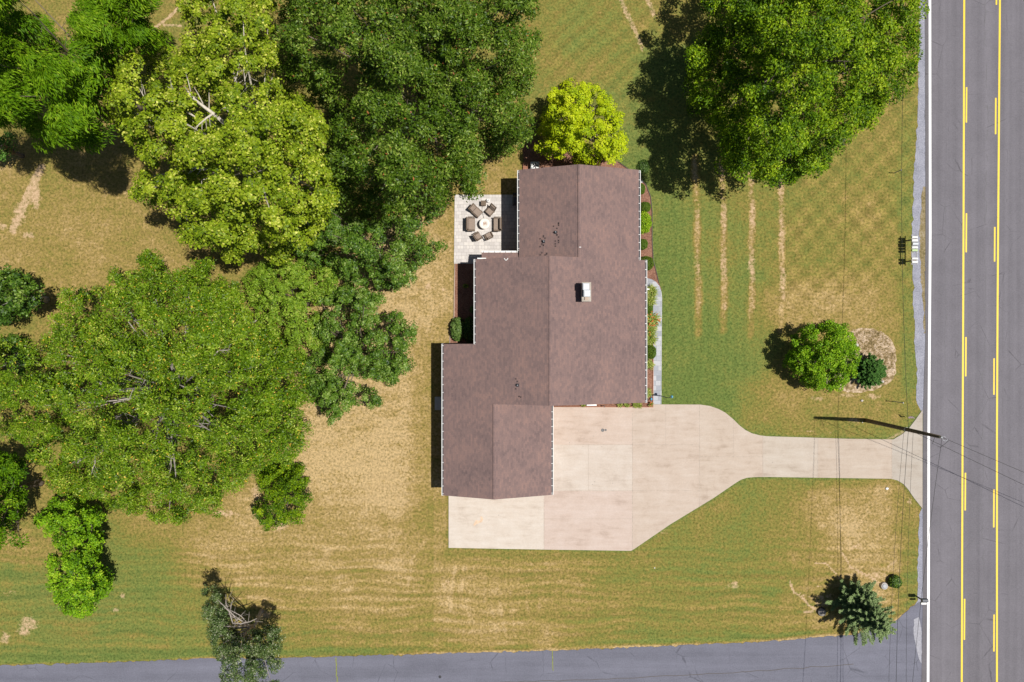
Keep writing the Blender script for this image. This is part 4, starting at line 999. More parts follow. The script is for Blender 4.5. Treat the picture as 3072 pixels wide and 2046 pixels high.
crown_tree('locust_tree', 'feathery vivid green tree filling the top left corner', 'tree',
    [(-120, -120), (60, -110), (60, 20), (110, 55), (165, 72), (212, 58), (222, 0), (240, -110), (470, -110), (478, 0), (440, 45), (458, 83), (506, 127), (470, 150), (372, 150), (320, 220), (322, 268), (290, 303), (300, 358), (332, 389), (312, 427), (282, 450), (241, 436), (172, 446), (127, 441), (103, 417), (110, 396), (79, 386), (48, 400), (17, 374), (-120, 372)],
    12, 17.5, L_fern, M_bark, 14, R=0.8, spacing=20, n=250, L=0.3, W=0.07, bough=88, lobe=4.4, edgew=130, style='frond', v0=.5, vc=.09, vl=.15, spread=0.55,
    gaps=[(150, 25, 40), (105, 125, 18), (175, 160, 22), (215, 150, 14), (130, 350, 24), (235, 180, 14), (75, 270, 12), (300, 255, 10)], group=GT, trunk_r=.42, limbs=22, drop=.06, under=1, limb_r=0.06, sink=(3, 5.5))
crown_tree('garden_tree', 'mid-green broad tree just below the dark glossy one, near the patio', 'tree',
    [(880, 700), (890, 640), (960, 600), (1060, 640), (1200, 640), (1290, 610), (1322, 639), (1290, 662), (1274, 729), (1331, 713), (1325, 748), (1303, 770), (1255, 805), (1236, 837), (1226, 856), (1178, 872), (1146, 869), (1115, 856), (1057, 853), (1012, 818), (987, 805), (930, 800), (890, 750)],
    3, 9, L_maple, M_bark, 15, R=0.5, spacing=16, n=130, L=0.16, W=0.11, bough=52, lobe=3.0, edgew=150, v0=.5, vc=.09, group=GT, drop=.10, gaps=[(990, 750, 14), (1170, 715, 9), (1040, 640, 14)], trunk_r=.25, limbs=20, spread=0.4, under=1, limb_r=0.07, grow=1.05, sink=(2, 4))
crown_tree('garden_tree', 'mid-green tree with ragged finger-like boughs on the tan lawn west of the house', 'tree',
    [(1019, 856), (1080, 870), (1146, 888), (1165, 898), (1143, 917), (1130, 950), (1165, 945), (1226, 928), (1226, 940), (1195, 960), (1239, 974), (1243, 1009), (1216, 1062), (1232, 1096), (1213, 1141), (1178, 1158), (1148, 1138), (1062, 1127), (1072, 1150), (1125, 1162), (1152, 1208), (1113, 1216), (1058, 1210), (1030, 1240), (1004, 1284), (990, 1262), (957, 1282), (985, 1241), (941, 1193), (913, 1138), (907, 1069), (920, 1020), (960, 960), (955, 905), (985, 880)],
    2.5, 8, L_maple, M_bark, 16, R=0.46, spacing=15, n=140, L=0.155, W=0.11, bough=50, lobe=2.6, edgew=130, v0=.54, vc=.09, group=GT, drop=.12, gaps=[(930, 1030, 20), (1030, 975, 14), (1040, 940, 14), (960, 930, 18), (1010, 1000, 13), (965, 1110, 12)], trunk_r=.25, limbs=20, spread=0.4, under=1, limb_r=0.06, grow=1.05, sink=(2, 4))
crown_tree('wild_cherry', 'smaller light olive tree squeezed between the larger garden trees', 'tree',
    [(745, 830), (796, 792), (891, 786), (971, 805), (1012, 837), (1006, 869), (975, 890), (949, 907), (961, 965), (960, 1030), (930, 1070), (850, 1080), (800, 1010), (770, 960), (755, 900), (740, 862)],
    3.0, 6.5, L_light, M_bark, 17, R=0.42, spacing=14, n=100, L=.16, W=.11, bough=55, lobe=0.9, edgew=90, v0=.55, vc=.10, group=GT, drop=.12, trunk_r=.2, limbs=14, under=1, limb_r=0.05, grow=1.08)
crown_tree('oak_tree', 'widest olive green tree on the left, flecked with orange', 'tree',
    [(127, 948), (155, 924), (179, 865), (241, 868), (310, 868), (317, 896), (337, 810), (372, 793), (417, 786), (451, 738), (479, 775), (499, 810), (523, 824), (579, 800), (603, 775), (637, 786), (634, 834), (675, 851), (747, 872), (780, 930), (830, 1000), (900, 1060), (905, 1150), (925, 1210), (886, 1220), (907, 1262), (941, 1286), (927, 1310), (913, 1330), (924, 1372), (896, 1378), (903, 1410), (850, 1440), (775, 1440), (757, 1413), (733, 1448), (671, 1482), (669, 1519), (634, 1545), (611, 1526), (573, 1538), (535, 1568), (489, 1557), (470, 1565), (451, 1538), (363, 1534), (317, 1515), (267, 1488), (172, 1473), (145, 1458), (151, 1448), (148, 1396), (114, 1389), (83, 1330), (34, 1310), (-60, 1275), (-100, 1040), (30, 1010), (130, 1030), (160, 985)],
    3.5, 10.5, L_oak, M_barkgrey, 18, R=0.62, spacing=19, n=190, L=0.2, W=0.08, bough=80, lobe=4.0, edgew=170, style='long', hot=0.012, v0=.5, vc=.08, vl=0.17, spread=0.5, group=GT, drop=.09, trunk_r=.5, limbs=34,
    gaps=[(405, 1130, 22), (430, 1160, 14), (690, 1180, 22), (730, 1160, 18), (550, 1330, 26), (395, 1260, 18), (480, 1265, 16), (440, 1275, 16), (600, 1410, 16), (640, 1425, 14), (160, 1260, 16), (375, 985, 16), (330, 960, 10), (290, 945, 14), (250, 1390, 14), (350, 1475, 12), (570, 1205, 12), (520, 880, 14), (780, 960, 20), (220, 1110, 10), (290, 1510, 10), (200, 1090, 12), (820, 1280, 8)],
    twig_at=[(290, 1145, 9.5, .6, 1.0, .06), (180, 1225, 9, 0, 1.7, .04), (200, 1238, 9, -.2, .9, .04), (565, 1042, 9, -.3, .9, .05), (655, 1052, 9, -.1, 1.0, .05), (540, 1155, 9, .35, 1.1, .05), (430, 1178, 9, .1, 1.0, .06), (480, 1265, 9, -1.1, 1.0, .045), (230, 1390, 8.5, -.9, 1.3, .04), (285, 1370, 8.5, 1.7, 1.4, .045), (345, 1255, 9, .4, 1.4, .04), (620, 1200, 9, -.5, .9, .03), (385, 930, 8.5, .9, 1.3, .06), (430, 905, 8.5, 1.8, .6, .05), (650, 1130, 9, .2, 1.1, .03), (640, 1250, 9, .5, 1.0, .03), (500, 1440, 8, -.8, .6, .03), (770, 960, 6, 2.8, 1.0, .04), (790, 1065, 7, -.2, 1.3, .03), (795, 1090, 7, .7, .7, .03), (560, 870, 8, 1.2, .9, .03)], under=0.9, limb_r=0.085, grow=1.03, sink=(2.5, 4.5))
GE = 'trees along the left edge'
crown_tree('edge_tree', 'dark green tree cut by the left edge above the olive tree', 'tree',
    [(-150, 780), (0, 796), (48, 806), (86, 830), (122, 870), (131, 893), (96, 941), (45, 958), (0, 978), (-150, 990)], 4.5, 8.5, L_maple, M_barkgrey, 19, R=0.55, spacing=18, n=120, L=.22, W=.13, bough=55, lobe=3.2, edgew=90, v0=.45, group=GE, trunk_r=.25, limbs=10)
crown_tree('edge_tree', 'small shaded green tree low on the left edge beside the olive tree', 'tree',
    [(-100, 1030), (0, 1015), (45, 1008), (66, 1040), (110, 1075), (90, 1120), (30, 1145), (-100, 1150)], 2.5, 5.0, L_maple, M_barkgrey, 20, R=.6, spacing=22, n=110, L=.2, W=.13, bough=60, lobe=.9, edgew=70, v0=.35, group=GE, trunk_r=.2, limbs=8)
crown_tree('edge_tree', 'deep green tree on the lower part of the left edge with a dark notch', 'tree',
    [(-150, 1350), (34, 1361), (86, 1379), (90, 1405), (60, 1440), (80, 1480), (84, 1530), (50, 1560), (60, 1600), (86, 1622), (50, 1641), (0, 1648), (-150, 1640)], 3, 9, L_fern, M_bark, 21, R=0.6, spacing=20, n=150, L=.26, W=.10, bough=52, lobe=3.0, edgew=110, style='long', v0=.45, group=GE, trunk_r=.3, limbs=12, under=1, limb_r=0.07)
crown_tree('edge_tree', 'low blue-green shaded tree under the feathery tree at the left edge', 'tree',
    [(-90, 385), (0, 388), (40, 400), (52, 430), (40, 465), (10, 482), (-90, 480)], 2.2, 4, L_ever, M_bark, 22, R=.6, spacing=24, n=110, L=.2, W=.12, bough=60, lobe=.8, edgew=60, v0=.7, group=GE, trunk_r=.18, limbs=6)
crown_tree('lawn_tree', 'tall narrow bright green double-crowned tree on the lower left lawn', 'tree',
    [(164, 1496), (214, 1490), (290, 1526), (313, 1549), (302, 1580), (313, 1618), (304, 1649), (308, 1695), (340, 1720), (336, 1763), (294, 1805), (275, 1840), (245, 1850), (191, 1838), (168, 1802), (149, 1756), (138, 1687), (160, 1649), (164, 1614), (134, 1606), (92, 1591), (111, 1553), (141, 1526)],
    1.2, 6.2, L_lime, M_bark, 23, R=0.42, spacing=14, n=110, L=.19, W=.11, bough=42, lobe=1.7, edgew=85, style='long', v0=.48, trunk_r=.2, limbs=16, drop=.04, under=1, limb_r=0.05)
crown_tree('lawn_tree', 'compact deep green tree at the foot of the large olive tree', 'tree',
    [(769, 1430), (800, 1400), (850, 1395), (907, 1400), (929, 1445), (922, 1470), (933, 1490), (920, 1530), (905, 1565), (850, 1575), (795, 1590), (776, 1561), (749, 1542), (768, 1511), (760, 1470)],
    1.0, 5, L_big, M_bark, 24, R=0.4, spacing=14, n=120, L=.18, W=.07, bough=38, lobe=1.4, edgew=75, style='long', v0=.45, trunk_r=.18, limbs=12, drop=.03, under=1, limb_r=0.05)
crown_tree('dying_tree', 'thin grey-green tree with bare dead twigs leaning over the side street', 'tree',
    [(655, 1985), (628, 1900), (608, 1860), (606, 1802), (617, 1760), (650, 1758), (672, 1790), (690, 1860), (715, 1900), (770, 1880), (829, 1872), (843, 1909), (846, 1985), (826, 2061), (745, 2085), (669, 2061)],
    3.0, 7.6, L_grey, M_barkgrey, 25, R=0.42, spacing=15, n=210, L=0.13, W=0.07, bough=46, lobe=1.0, edgew=70, v0=0.42, vc=.13, vl=.2, hot=.06, trunk_r=.16, limbs=16, drop=0.08, under=0.9, spread=.8,
    trunk_at=P(785, 1832, 0), limb_r=0.05, twig_at=[(700, 1875, 5.5, -1.75, 2.8, .05), (700, 1870, 5.8, -.8, 1.6, .03), (695, 1850, 5.5, -2.1, 1.3, .03), (690, 1830, 5.6, -1.2, 1.2, .03), (705, 1885, 5, -.45, 2.2, .07), (670, 1930, 6, 1.2, 1.5, .03), (660, 1950, 6, 1.0, 1.4, .03), (680, 1960, 6.2, 2.0, 1.2, .025), (800, 1930, 6, .2, 1.0, .03)], grow=1.05)
crown_tree('ornamental_tree', 'brilliant yellow-green rounded tree at the north gable of the house', 'tree',
    [(1605, 445), (1622, 420), (1612, 385), (1628, 345), (1630, 300), (1665, 262), (1700, 250), (1735, 243), (1790, 262), (1838, 310), (1862, 345), (1866, 390), (1883, 430), (1868, 465), (1840, 488), (1800, 502), (1745, 497), (1700, 468), (1655, 472)],
    1.8, 6.2, L_chart, M_bark, 26, R=0.48, spacing=15, n=150, L=0.15, W=0.13, bough=42, lobe=2.0, edgew=95, v0=.55, vc=.10, vl=.14, trunk_r=.15, limbs=14, drop=.02, spread=0.4)
crown_tree('lawn_tree', 'bushy lime green tree beside the gravelly island on the front lawn', 'tree',
    [(2362, 1064), (2372, 1025), (2398, 992), (2430, 975), (2486, 965), (2540, 976), (2552, 1010), (2570, 1050), (2574, 1085), (2558, 1120), (2546, 1148), (2496, 1173), (2433, 1163), (2396, 1141), (2364, 1102)],
    1.0, 4.4, L_lime, M_bark, 27, R=0.42, spacing=14, n=180, L=0.14, W=0.1, bough=40, lobe=1.6, edgew=90, v0=.52, vc=.1, style='long', trunk_r=.12, limbs=10, drop=.02, grow=1.06, under=1)
def conifer(name, label, px_, py_, h, r, m, seed, fan=.20, whorls=9, per=9, dens=70, L=.11, W=.045, lean=(0, 0), second=None, droop=-.12, v0=.45, rag=(.72, 1.18)):
    rng = np.random.default_rng(seed); rr = random.Random(seed); base = P(px_, py_, 0)
    t = thing(name, base, label, 'tree')
    tr = MB(); cs, as_, ns = [], [], []
    stems = [(base, h, r, lean)]+([second] if second else [])
    for (b, hh, R, ln) in stems:
        tip = b+Vector((ln[0], ln[1], hh)); tr.tube([b, b.lerp(tip, .5), tip], [.03*hh**.7+.03, .02*hh**.7+.015, .012], 7)
        for w in range(whorls):
            f = .07+.9*w/(whorls-1); z = b.lerp(tip, f); Rw = R*(1-f)**.8+.12
            for k in range(per if f < .85 else 5):
                a = 2*math.pi*(k+rr.uniform(-.3, .3))/per+w*.7; ln_ = Rw*rr.uniform(*rag)
                d = Vector((math.cos(a), math.sin(a), .30)); e = z+d*ln_+Vector((0, 0, droop*ln_)); mid = z.lerp(e, .5)+Vector((0, 0, -.06*ln_))
                tr.tube([z, mid, e], [.022, .014, .005], 4)
                n = int(dens*ln_)
                u = rng.random(n)**.8; pz = np.array([list(z.lerp(mid, x*2) if x < .5 else mid.lerp(e, x*2-1)) for x in u])
                sp = fan*ln_*(1-u*.8)+.03
                side = np.array([-math.sin(a), math.cos(a), 0]); s = rng.uniform(-1, 1, n)
                pz += side*(s*sp)[:, None]+rng.normal(size=(n, 3))*.03; pz += np.array(d)*(-np.abs(s)*sp*.3)[:, None]
                cs.append(pz); as_.append(np.array([d.x, d.y, .1])+side*s[:, None]*.9+rng.normal(size=(n, 3))*.2); ns.append(rng.normal(size=(n, 3))*.4+np.array([0, 0, 1]))
    c = np.concatenate(cs); a = np.concatenate(as_); n_ = np.concatenate(ns); s = rng.uniform(.7, 1.3, len(c))
    leaf_mesh('crown', c, a, n_, L*s*1.6, W*s*1.4, v0+rng.normal(size=len(c))*.2, m, t, off=tuple(base))
    tr.build('trunk', M_bark, t, world=True); return t
conifer('spruce', 'grey-green twin-topped conifer at the corner of the two streets', 2556, 1812, 6.0, 2.2, L_spruce, 31, whorls=13, per=15, dens=240, L=.085, W=.03, second=(P(2535, 1785, 0), 3.6, 1.4, (.9, .9)), lean=(.2, -.1), droop=.05, rag=(.4, 1.45), fan=.13, v0=.55)
conifer('small_conifer', 'short dark green conifer on the gravelly island', 2592, 1112, 2.5, 1.5, L_ever, 32, whorls=13, per=22, dens=260, L=.075, W=.03, droop=.1, rag=(.75, 1.1), fan=.10)

# ------------------------------------------------------------------ shrubs and bed plants
def shrub(name, label, px_, py_, rx, ry, h, m, n, L, W, seed, sph=.9, group=None, style='round', v0=.5, spread=.35, cat='shrub', square=2.0, noise_=.08):
    """clipped or loose ball of leaves over a twiggy core; rx, ry in px"""
    rng = np.random.default_rng(seed); b = P(px_, py_, h*.6); b.z = 0; RX, RY = rx/PXM, ry/PXM
    d = nrm(rng.normal(size=(n, 3))); d[:, 2] = np.abs(d[:, 2])*1.0-.15
    p = square; k = (np.abs(d)**p).sum(1)**(-1/p); d2 = d*k[:, None]
    lump = 1+noise_*np.sin(d[:, 0]*7+seed)*np.cos(d[:, 1]*6+seed*2)+rng.normal(size=n)*noise_*.6
    r = rng.uniform(.82, 1.0, n)*lump
    c = np.stack([b.x+d2[:, 0]*RX*r, b.y+d2[:, 1]*RY*r, h*.30+d2[:, 2]*h*.68*r], 1); c[:, 2] = np.maximum(c[:, 2], .03)
    nn = nrm(d*.8+np.array([0, 0, .35])+rng.normal(size=(n, 3))*spread)
    a = nrm(np.cross(nn, rng.normal(size=(n, 3)))) if style == 'round' else nrm(d*np.array([1, 1, .2])+rng.normal(size=(n, 3))*.5)
    s = rng.uniform(.7, 1.3, n)
    t = thing(name, b, label, cat, group)
    leaf_mesh('foliage', c, a, nn, L*s, W*s, v0+rng.normal(size=n)*.2, m, t, off=tuple(b))
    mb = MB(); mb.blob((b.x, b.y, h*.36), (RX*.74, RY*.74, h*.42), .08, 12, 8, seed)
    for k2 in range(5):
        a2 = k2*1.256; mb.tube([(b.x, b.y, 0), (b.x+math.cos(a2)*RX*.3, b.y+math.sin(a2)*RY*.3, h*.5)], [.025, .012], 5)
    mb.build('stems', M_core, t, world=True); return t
GB = 'clipped boxwoods along the front bed'
for i, (x, y, rx, ry, h, lb) in enumerate([(1921, 566, 15, 16, .75, 'clipped dark boxwood ball northernmost in the front bed'), (1936, 620, 17, 15, .8, 'clipped dark boxwood just above the lime green shrub in the front bed'),
                            (1927, 732, 17, 16, .75, 'clipped dark boxwood ball just below the lime green shrub'), (1940, 789, 22, 21, .95, 'largest clipped boxwood beside the curved end of the slate path'),
                            (1946, 927, 13, 16, .7, 'small clipped boxwood among the daylilies by the slate path'), (1950, 1056, 20, 21, .9, 'square clipped boxwood spilling over the slate path')]):
    shrub('boxwood', lb, x, y, rx, ry, h, L_box, 2600, .075, .05, 40+i, group=GB, square=2.6, noise_=.03)
shrub('lime_shrub', 'lime green feathery shrub between two dark boxwoods in the front bed', 1930, 665, 25, 33, .9, L_lime, 2600, .16, .05, 51, style='long', v0=.75, spread=.5)
shrub('hydrangea', 'leafy green shrub in the mulch bed beside the west wall', 1372, 987, 21, 36, 1.2, L_hyd, 1900, .17, .12, 52, spread=.5, v0=.6)
shrub('hydrangea', 'shaded leafy shrub under the west eave beside the sunlit one', 1408, 990, 18, 38, 1.1, L_hyd, 1500, .16, .11, 53, spread=.5, v0=.4)  # eave shade put into the colour through a darker leaf tone
shrub('bed_plant', 'small yellow-green plant alone in the shaded west mulch bed', 1397, 858, 9, 6, .35, L_lily, 160, .12, .05, 54, cat='plant', style='long')
shrub('bed_plant', 'tiny green plant tucked against the west gutter', 1417, 929, 8, 10, .5, L_hyd, 220, .12, .08, 55, cat='plant')
shrub('round_shrub', 'round dark green shrub on the verge beside the pale stump ring', 2689, 1747, 19, 19, .8, L_maple, 1900, .12, .08, 56, noise_=.07, v0=.45)
shrub('groundcover_shrub', 'dull green low shrub in the lawn outside the north-east bed corner', 1930, 500, 20, 22, .25, L_hyd, 700, .10, .07, 57, v0=.3)

def blades(name, label, px_, py_, r, h, n, m, seed, group=None, flowers=0):
    rng = np.random.default_rng(seed); b = P(px_, py_, .2); b.z = 0; R = r/PXM
    t = thing(name, b, label, 'plant', group); mb = MB()
    vs = []; fs = []; vv = []
    for i in range(n):
        a = rng.uniform(0, 2*math.pi); rr_ = R*rng.uniform(.5, 1.15); o = rng.uniform(0, R*.45); a0 = rng.uniform(0, 2*math.pi)
        x0, y0 = math.cos(a0)*o, math.sin(a0)*o; w = rng.uniform(.012, .03); hh = h*rng.uniform(.7, 1.1)
        pts = [(0, 0), (.4, .8), (.75, 1.0), (1.0, .72)]
        k = len(vs)
        for j, (u, z) in enumerate(pts):
            ww = w*(1, 1.1, .8, .1)[j]; cx, cy = x0+math.cos(a)*rr_*u, y0+math.sin(a)*rr_*u
            vs += [(cx-math.sin(a)*ww, cy+math.cos(a)*ww, z*hh), (cx+math.sin(a)*ww, cy-math.cos(a)*ww, z*hh)]
        fs += [(k+2*j, k+2*j+1, k+2*j+3, k+2*j+2) for j in range(3)]; vv += [float(np.clip(rng.normal(.55, .22), 0, 1))]*8
    me = np_mesh('foliage', np.array(vs, np.float32), np.array(fs, np.int32))
    at = me.attributes.new('v', 'FLOAT', 'POINT'); at.data.foreach_set('value', np.array(vv, np.float32)); link_mesh('foliage', me, m, t)
    if flowers:
        fb = MB()
        for i in range(flowers):
            a = rng.uniform(0, 6.28); q = R*math.sqrt(rng.random())*.9; x, y = math.cos(a)*q, math.sin(a)*q; z = h*1.1
            for j in range(6):
                aa = a+j*1.047; l = .075
                fb.add([(x, y, z), (x+math.cos(aa-.3)*l*.6, y+math.sin(aa-.3)*l*.6, z+.02), (x+math.cos(aa)*l, y+math.sin(aa)*l, z+.01), (x+math.cos(aa+.3)*l*.6, y+math.sin(aa+.3)*l*.6, z+.02)], [(0, 1, 2, 3)])
            fb.tube([(x*.6, y*.6, 0), (x, y, z)], .006, 4)
        fb.build('flowers', M_flower, t)
    return t
GD = 'grassy plants in the front bed'
for i, (x, y, r, h, fl, lb) in enumerate([(1950, 875, 15, .45, 0, 'yellow-green daylily clump northernmost by the slate path'), (1946, 901, 16, .5, 0, 'daylily clump just above the small boxwood'), (1953, 957, 20, .55, 26, 'daylily clump covered in orange-red flowers'),
        (1948, 988, 17, .5, 4, 'daylily clump right below the orange-red flowers'), (1945, 1018, 18, .5, 0, 'large straw-tipped daylily clump above the square boxwood'), (1943, 1093, 14, .4, 0, 'bright green tuft just below the square boxwood'),
        (1937, 1179, 13, .4, 0, 'bright green tuft near the driveway end of the front bed'), (1950, 1212, 6, .25, 3, 'tiny dark plant with red at the bed corner by the driveway')]):
    blades('daylily' if i != 7 else 'corner_plant', lb, x+3, y, r+5 if i < 5 else r+2, h+.1, 190 if i != 7 else 40, L_lily, 60+i, GD, fl)
for i, (x, y, r, lb) in enumerate([(1750, 1214, 8, 'thin green tuft left of the white bench under the south eave'), (1860, 1214, 9, 'yellow-green tuft nearer the bench in the strip bed by the driveway'), (1880, 1214, 9, 'middle one of the yellow-green tufts in the strip bed by the driveway'),
                                   (1906, 1215, 10, 'larger yellow-green tuft in the strip bed by the driveway'), (1920, 1216, 9, 'tuft closest to the south-east house corner in the strip bed')]):
    blades('strip_plant', lb, x, y, r, .35, 60, L_lily, 80+i, 'tufts in the strip bed by the driveway')
# straw tussocks on the island
isl_rng = np.random.default_rng(5)
q = scatter_px([(2560, 1000), (2620, 990), (2665, 1015), (2685, 1060), (2680, 1120), (2650, 1150), (2600, 1165), (2560, 1080)], 5.5, isl_rng, 6000)
c0 = Pn(q, np.full(len(q), .03)); idx = np.repeat(np.arange(len(q)), 9); kk = len(idx)
dd = nrm(isl_rng.normal(size=(kk, 3))+np.array([0, 0, .8])); cc = c0[idx]+dd*np.array([.10, .10, .08])
o = leaf_mesh('dried_groundcover', cc, dd, nrm(isl_rng.normal(size=(kk, 3))), .11, .022, np.clip(isl_rng.normal(.3, .25, kk), 0, 1),
    leaf_mat('leaf_straw', [(0, (.09, .075, .025)), (.5, (.2, .15, .06)), (1, (.42, .32, .2))], .7, .15, .2))
tag(o, 'dry brown tufts dotted over the pale gravelly island', 'ground cover', kind='stuff')

# ------------------------------------------------------------------ patio furniture
zP = 0.06
def chair(px_, py_, rz, label, wide=.72, deep=.78, lean=.25, tall=.9, arms=True, seat_l=None, group='wicker chairs round the fire table'):
    """faces +x locally; wicker frame, cushion seat and sloping back"""
    b = P(px_, py_, .45); b.z = zP
    t = thing('patio_chair', b, label, 'chair', group, rz); D = deep; Wd = wide; hs = .34
    for sx in (-1, 1):
        for sy in (-1, 1):
            mb = MB(); mb.box((sx*(D/2-.05), sy*(Wd/2-.04), hs/2), (.055, .055, hs)); mb.build('leg', M_wick, t)
    mb = MB(); mb.box((0, 0, hs), (D, Wd, .08), bev=.02); mb.box((0, 0, hs-.09), (D-.08, Wd-.04, .1)); mb.build('seat_frame', M_wick, t)
    mb = MB(); mb.box((.04, 0, hs+.09), (D-.12, Wd-.17, .11), bev=.035); mb.build('seat_cushion', M_cush, t)
    bh = tall-hs; mb = MB(); mb.box((-D/2-.02-math.sin(lean)*bh*.42, 0, hs+bh/2), (.07, Wd-.02, bh), ry=-lean, bev=.02); bk = mb.build('backrest', M_wick, t)
    mb = MB(); mb.box((-D/2+.08-math.sin(lean)*bh*.42, 0, hs+bh/2+.05), (.10, Wd-.2, bh-.06), ry=-lean, bev=.04); mb.build('back_cushion', M_cush, t)
    if arms:
        for sy in (-1, 1):
            mb = MB(); mb.box((-.02, sy*(Wd/2+.02), hs+.25), (D-.04, .085, .035), bev=.012); mb.box((D/2-.07, sy*(Wd/2-.025), hs+.12), (.05, .05, .24)); mb.build('armrest', M_wick, t)
    return t
chair(1414, 672.5, 0, 'wide wicker armchair left of the round fire table facing right', wide=1.2, deep=.66, lean=.12)
chair(1491, 673, math.pi, 'wide wicker armchair right of the fire table with its back to the house', wide=1.2, deep=.66, lean=.12)
chair(1431, 636, math.radians(-42), 'low armless wicker lounger upper left of the fire table', wide=.72, deep=.80, lean=.75, tall=.85, arms=False)
chair(1469, 634, math.radians(-132), 'tilted wicker chair upper right of the fire table', wide=.70, deep=.62, lean=.5, tall=.95, arms=False)
chair(1434, 709, math.radians(32), 'small wicker armchair lower left of the fire table', wide=.64, deep=.54, lean=.15)
chair(1466, 707, math.radians(118), 'small wicker armchair lower right of the fire table', wide=.64, deep=.54, lean=.15)
b = P(1453.5, 671.5, .5); b.z = zP
t = thing('fire_table', b, 'round white stone fire table with rusty lava rock in the middle of the patio', 'fire pit')
mb = MB(); mb.lathe([(.34, 0), (.36, .06), (.36, .44), (.42, .50)], (0, 0, 0), 36); mb.build('base', M_cream, t)
mb = MB(); mb.lathe([(.46, .50), (.475, .52), (.475, .56), (.46, .58), (.18, .58), (.17, .54)], (0, 0, 0), 40); mb.build('table_top', M_cream, t)
mb = MB(); rr = random.Random(5)
for i in range(34):
    a = rr.uniform(0, 6.28); r = .15*math.sqrt(rr.random()); mb.blob((r*math.cos(a), r*math.sin(a), .575+rr.uniform(0, .02)), (.03, .028, .022), .25, 6, 4, i)
mb.build('lava_rocks', M_ember, t)
b = P(1450.5, 609.5, .45); b.z = zP; t = thing('side_table', b, 'square brown wicker side table at the top of the chair ring', 'table')
mb = MB(); mb.box((0, 0, .44), (.46, .46, .05), bev=.015); mb.build('table_top', M_wick, t)
mb = MB(); mb.box((0, 0, .21), (.40, .40, .41)); mb.build('base', M_wick, t)
b = P(1464, 601.5, .3); b.z = zP; t = thing('canister', b, 'small round white canister beside the square side table on the patio', 'canister')
mb = MB(); mb.lathe([(.13, 0), (.165, .04), (.17, .22), (.15, .32), (.06, .37)], (0, 0, 0), 20); mb.build('tank', M_white, t)
mb = MB(); mb.lathe([(.03, .36), (.03, .44)], (0, 0, 0), 8); mb.box((.03, 0, .45), (.11, .03, .03)); mb.build('valve', M_grey, t)
mb = MB(); mb.lathe([(.10, .36), (.11, .42), (.09, .42), (.085, .37)], (0, 0, 0), 16); mb.build('collar', M_white, t)
mb = MB(); mb.tube([P(1447, 618, zP)+Vector((0, 0, .02)), P(1446, 632, zP)+Vector((0, 0, .02)), P(1449, 645, zP)+Vector((0, 0, .02)), P(1452, 656, zP)+Vector((0, 0, .02))], .018, 5)
tag(mb.build('gas_hose', M_dark), 'thin black hose on the pavers between the side table and the fire table', 'hose')
b = P(1546, 601, .8); b.z = zP; t = thing('gas_grill', b, 'dark covered grill in the eave shadow on the patio', 'grill')
mb = MB(); mb.box((0, 0, .42), (.5, .7, .8), bev=.04); mb.build('cabinet', M_dark, t)
mb = MB(); mb.box((0, 0, .92), (.5, .74, .22), bev=.09); mb.build('lid', basic('grill_lid', (.06, .065, .08), .2, 5, .3), t)
mb = MB(); mb.box((0, .52, .82), (.44, .28, .04), bev=.01); mb.build('side_shelf', M_dark, t); mb = MB(); mb.box((-.30, 0, .9), (.03, .5, .03)); mb.build('handle', M_galv, t)
# air conditioner and deck step at the north wall
b = P(1605, 498, .8); b.z = .02; t = thing('air_conditioner', b, 'square grey air conditioner with a round fan against the north gable wall', 'air conditioner')
mb = MB(); mb.box((0, 0, .42), (.8, .8, .8), bev=.05); mb.build('cabinet', M_grey, t)
mb = MB(); mb.lathe([(.34, .82), (.35, .86), (.30, .86), (.29, .83)], (0, 0, 0), 24); mb.build('fan_ring', M_white, t)
mb = MB()
for k in range(5): mb.box((.14*math.cos(k*1.257), .14*math.sin(k*1.257), .83), (.26, .1, .012), rz=k*1.257)
mb.lathe([(.07, .82), (.07, .86)], (0, 0, 0), 12); mb.build('fan', M_dark, t)
b = P(1583, 500, .3); b.z = .02; t = thing('deck_steps', b, 'reddish wooden boards beside the air conditioner', 'steps')
mb = MB()
for k in range(5): mb.box((0, -.36+k*.18, .22), (.85, .165, .04), bev=.006)
mb.build('boards', M_deck, t); mb = MB(); mb.box((-.32, 0, .1), (.06, .85, .2)); mb.box((.32, 0, .1), (.06, .85, .2)); mb.box((0, 0, .1), (.7, .06, .18)); mb.build('frame', M_deck, t)
# white bench under the south eave
b = P(1775, 1214, .45); b.z = 0.02; t = thing('garden_bench', b, 'narrow white bench against the wall at the top of the driveway', 'bench')
mb = MB(); mb.box((0, 0, .44), (.9, .22, .05), bev=.01); mb.build('seat', M_white, t)
for sx in (-1, 1): mb = MB(); mb.box((sx*.38, 0, .21), (.06, .18, .42)); mb.build('leg', M_white, t)
b = P(1811, 1217, .1); b.z = .02; t = thing('garden_tap', b, 'small dark garden tap sticking up beside the white bench', 'tap')
mb = MB(); mb.tube([(0, 0, 0), (0, 0, .5), (0, -.12, .5)], .03, 6); mb.build('pipe', M_dark, t); mb = MB(); mb.lathe([(.05, .53), (.05, .55)], (0, 0, 0), 8); mb.build('handle', M_dark, t)
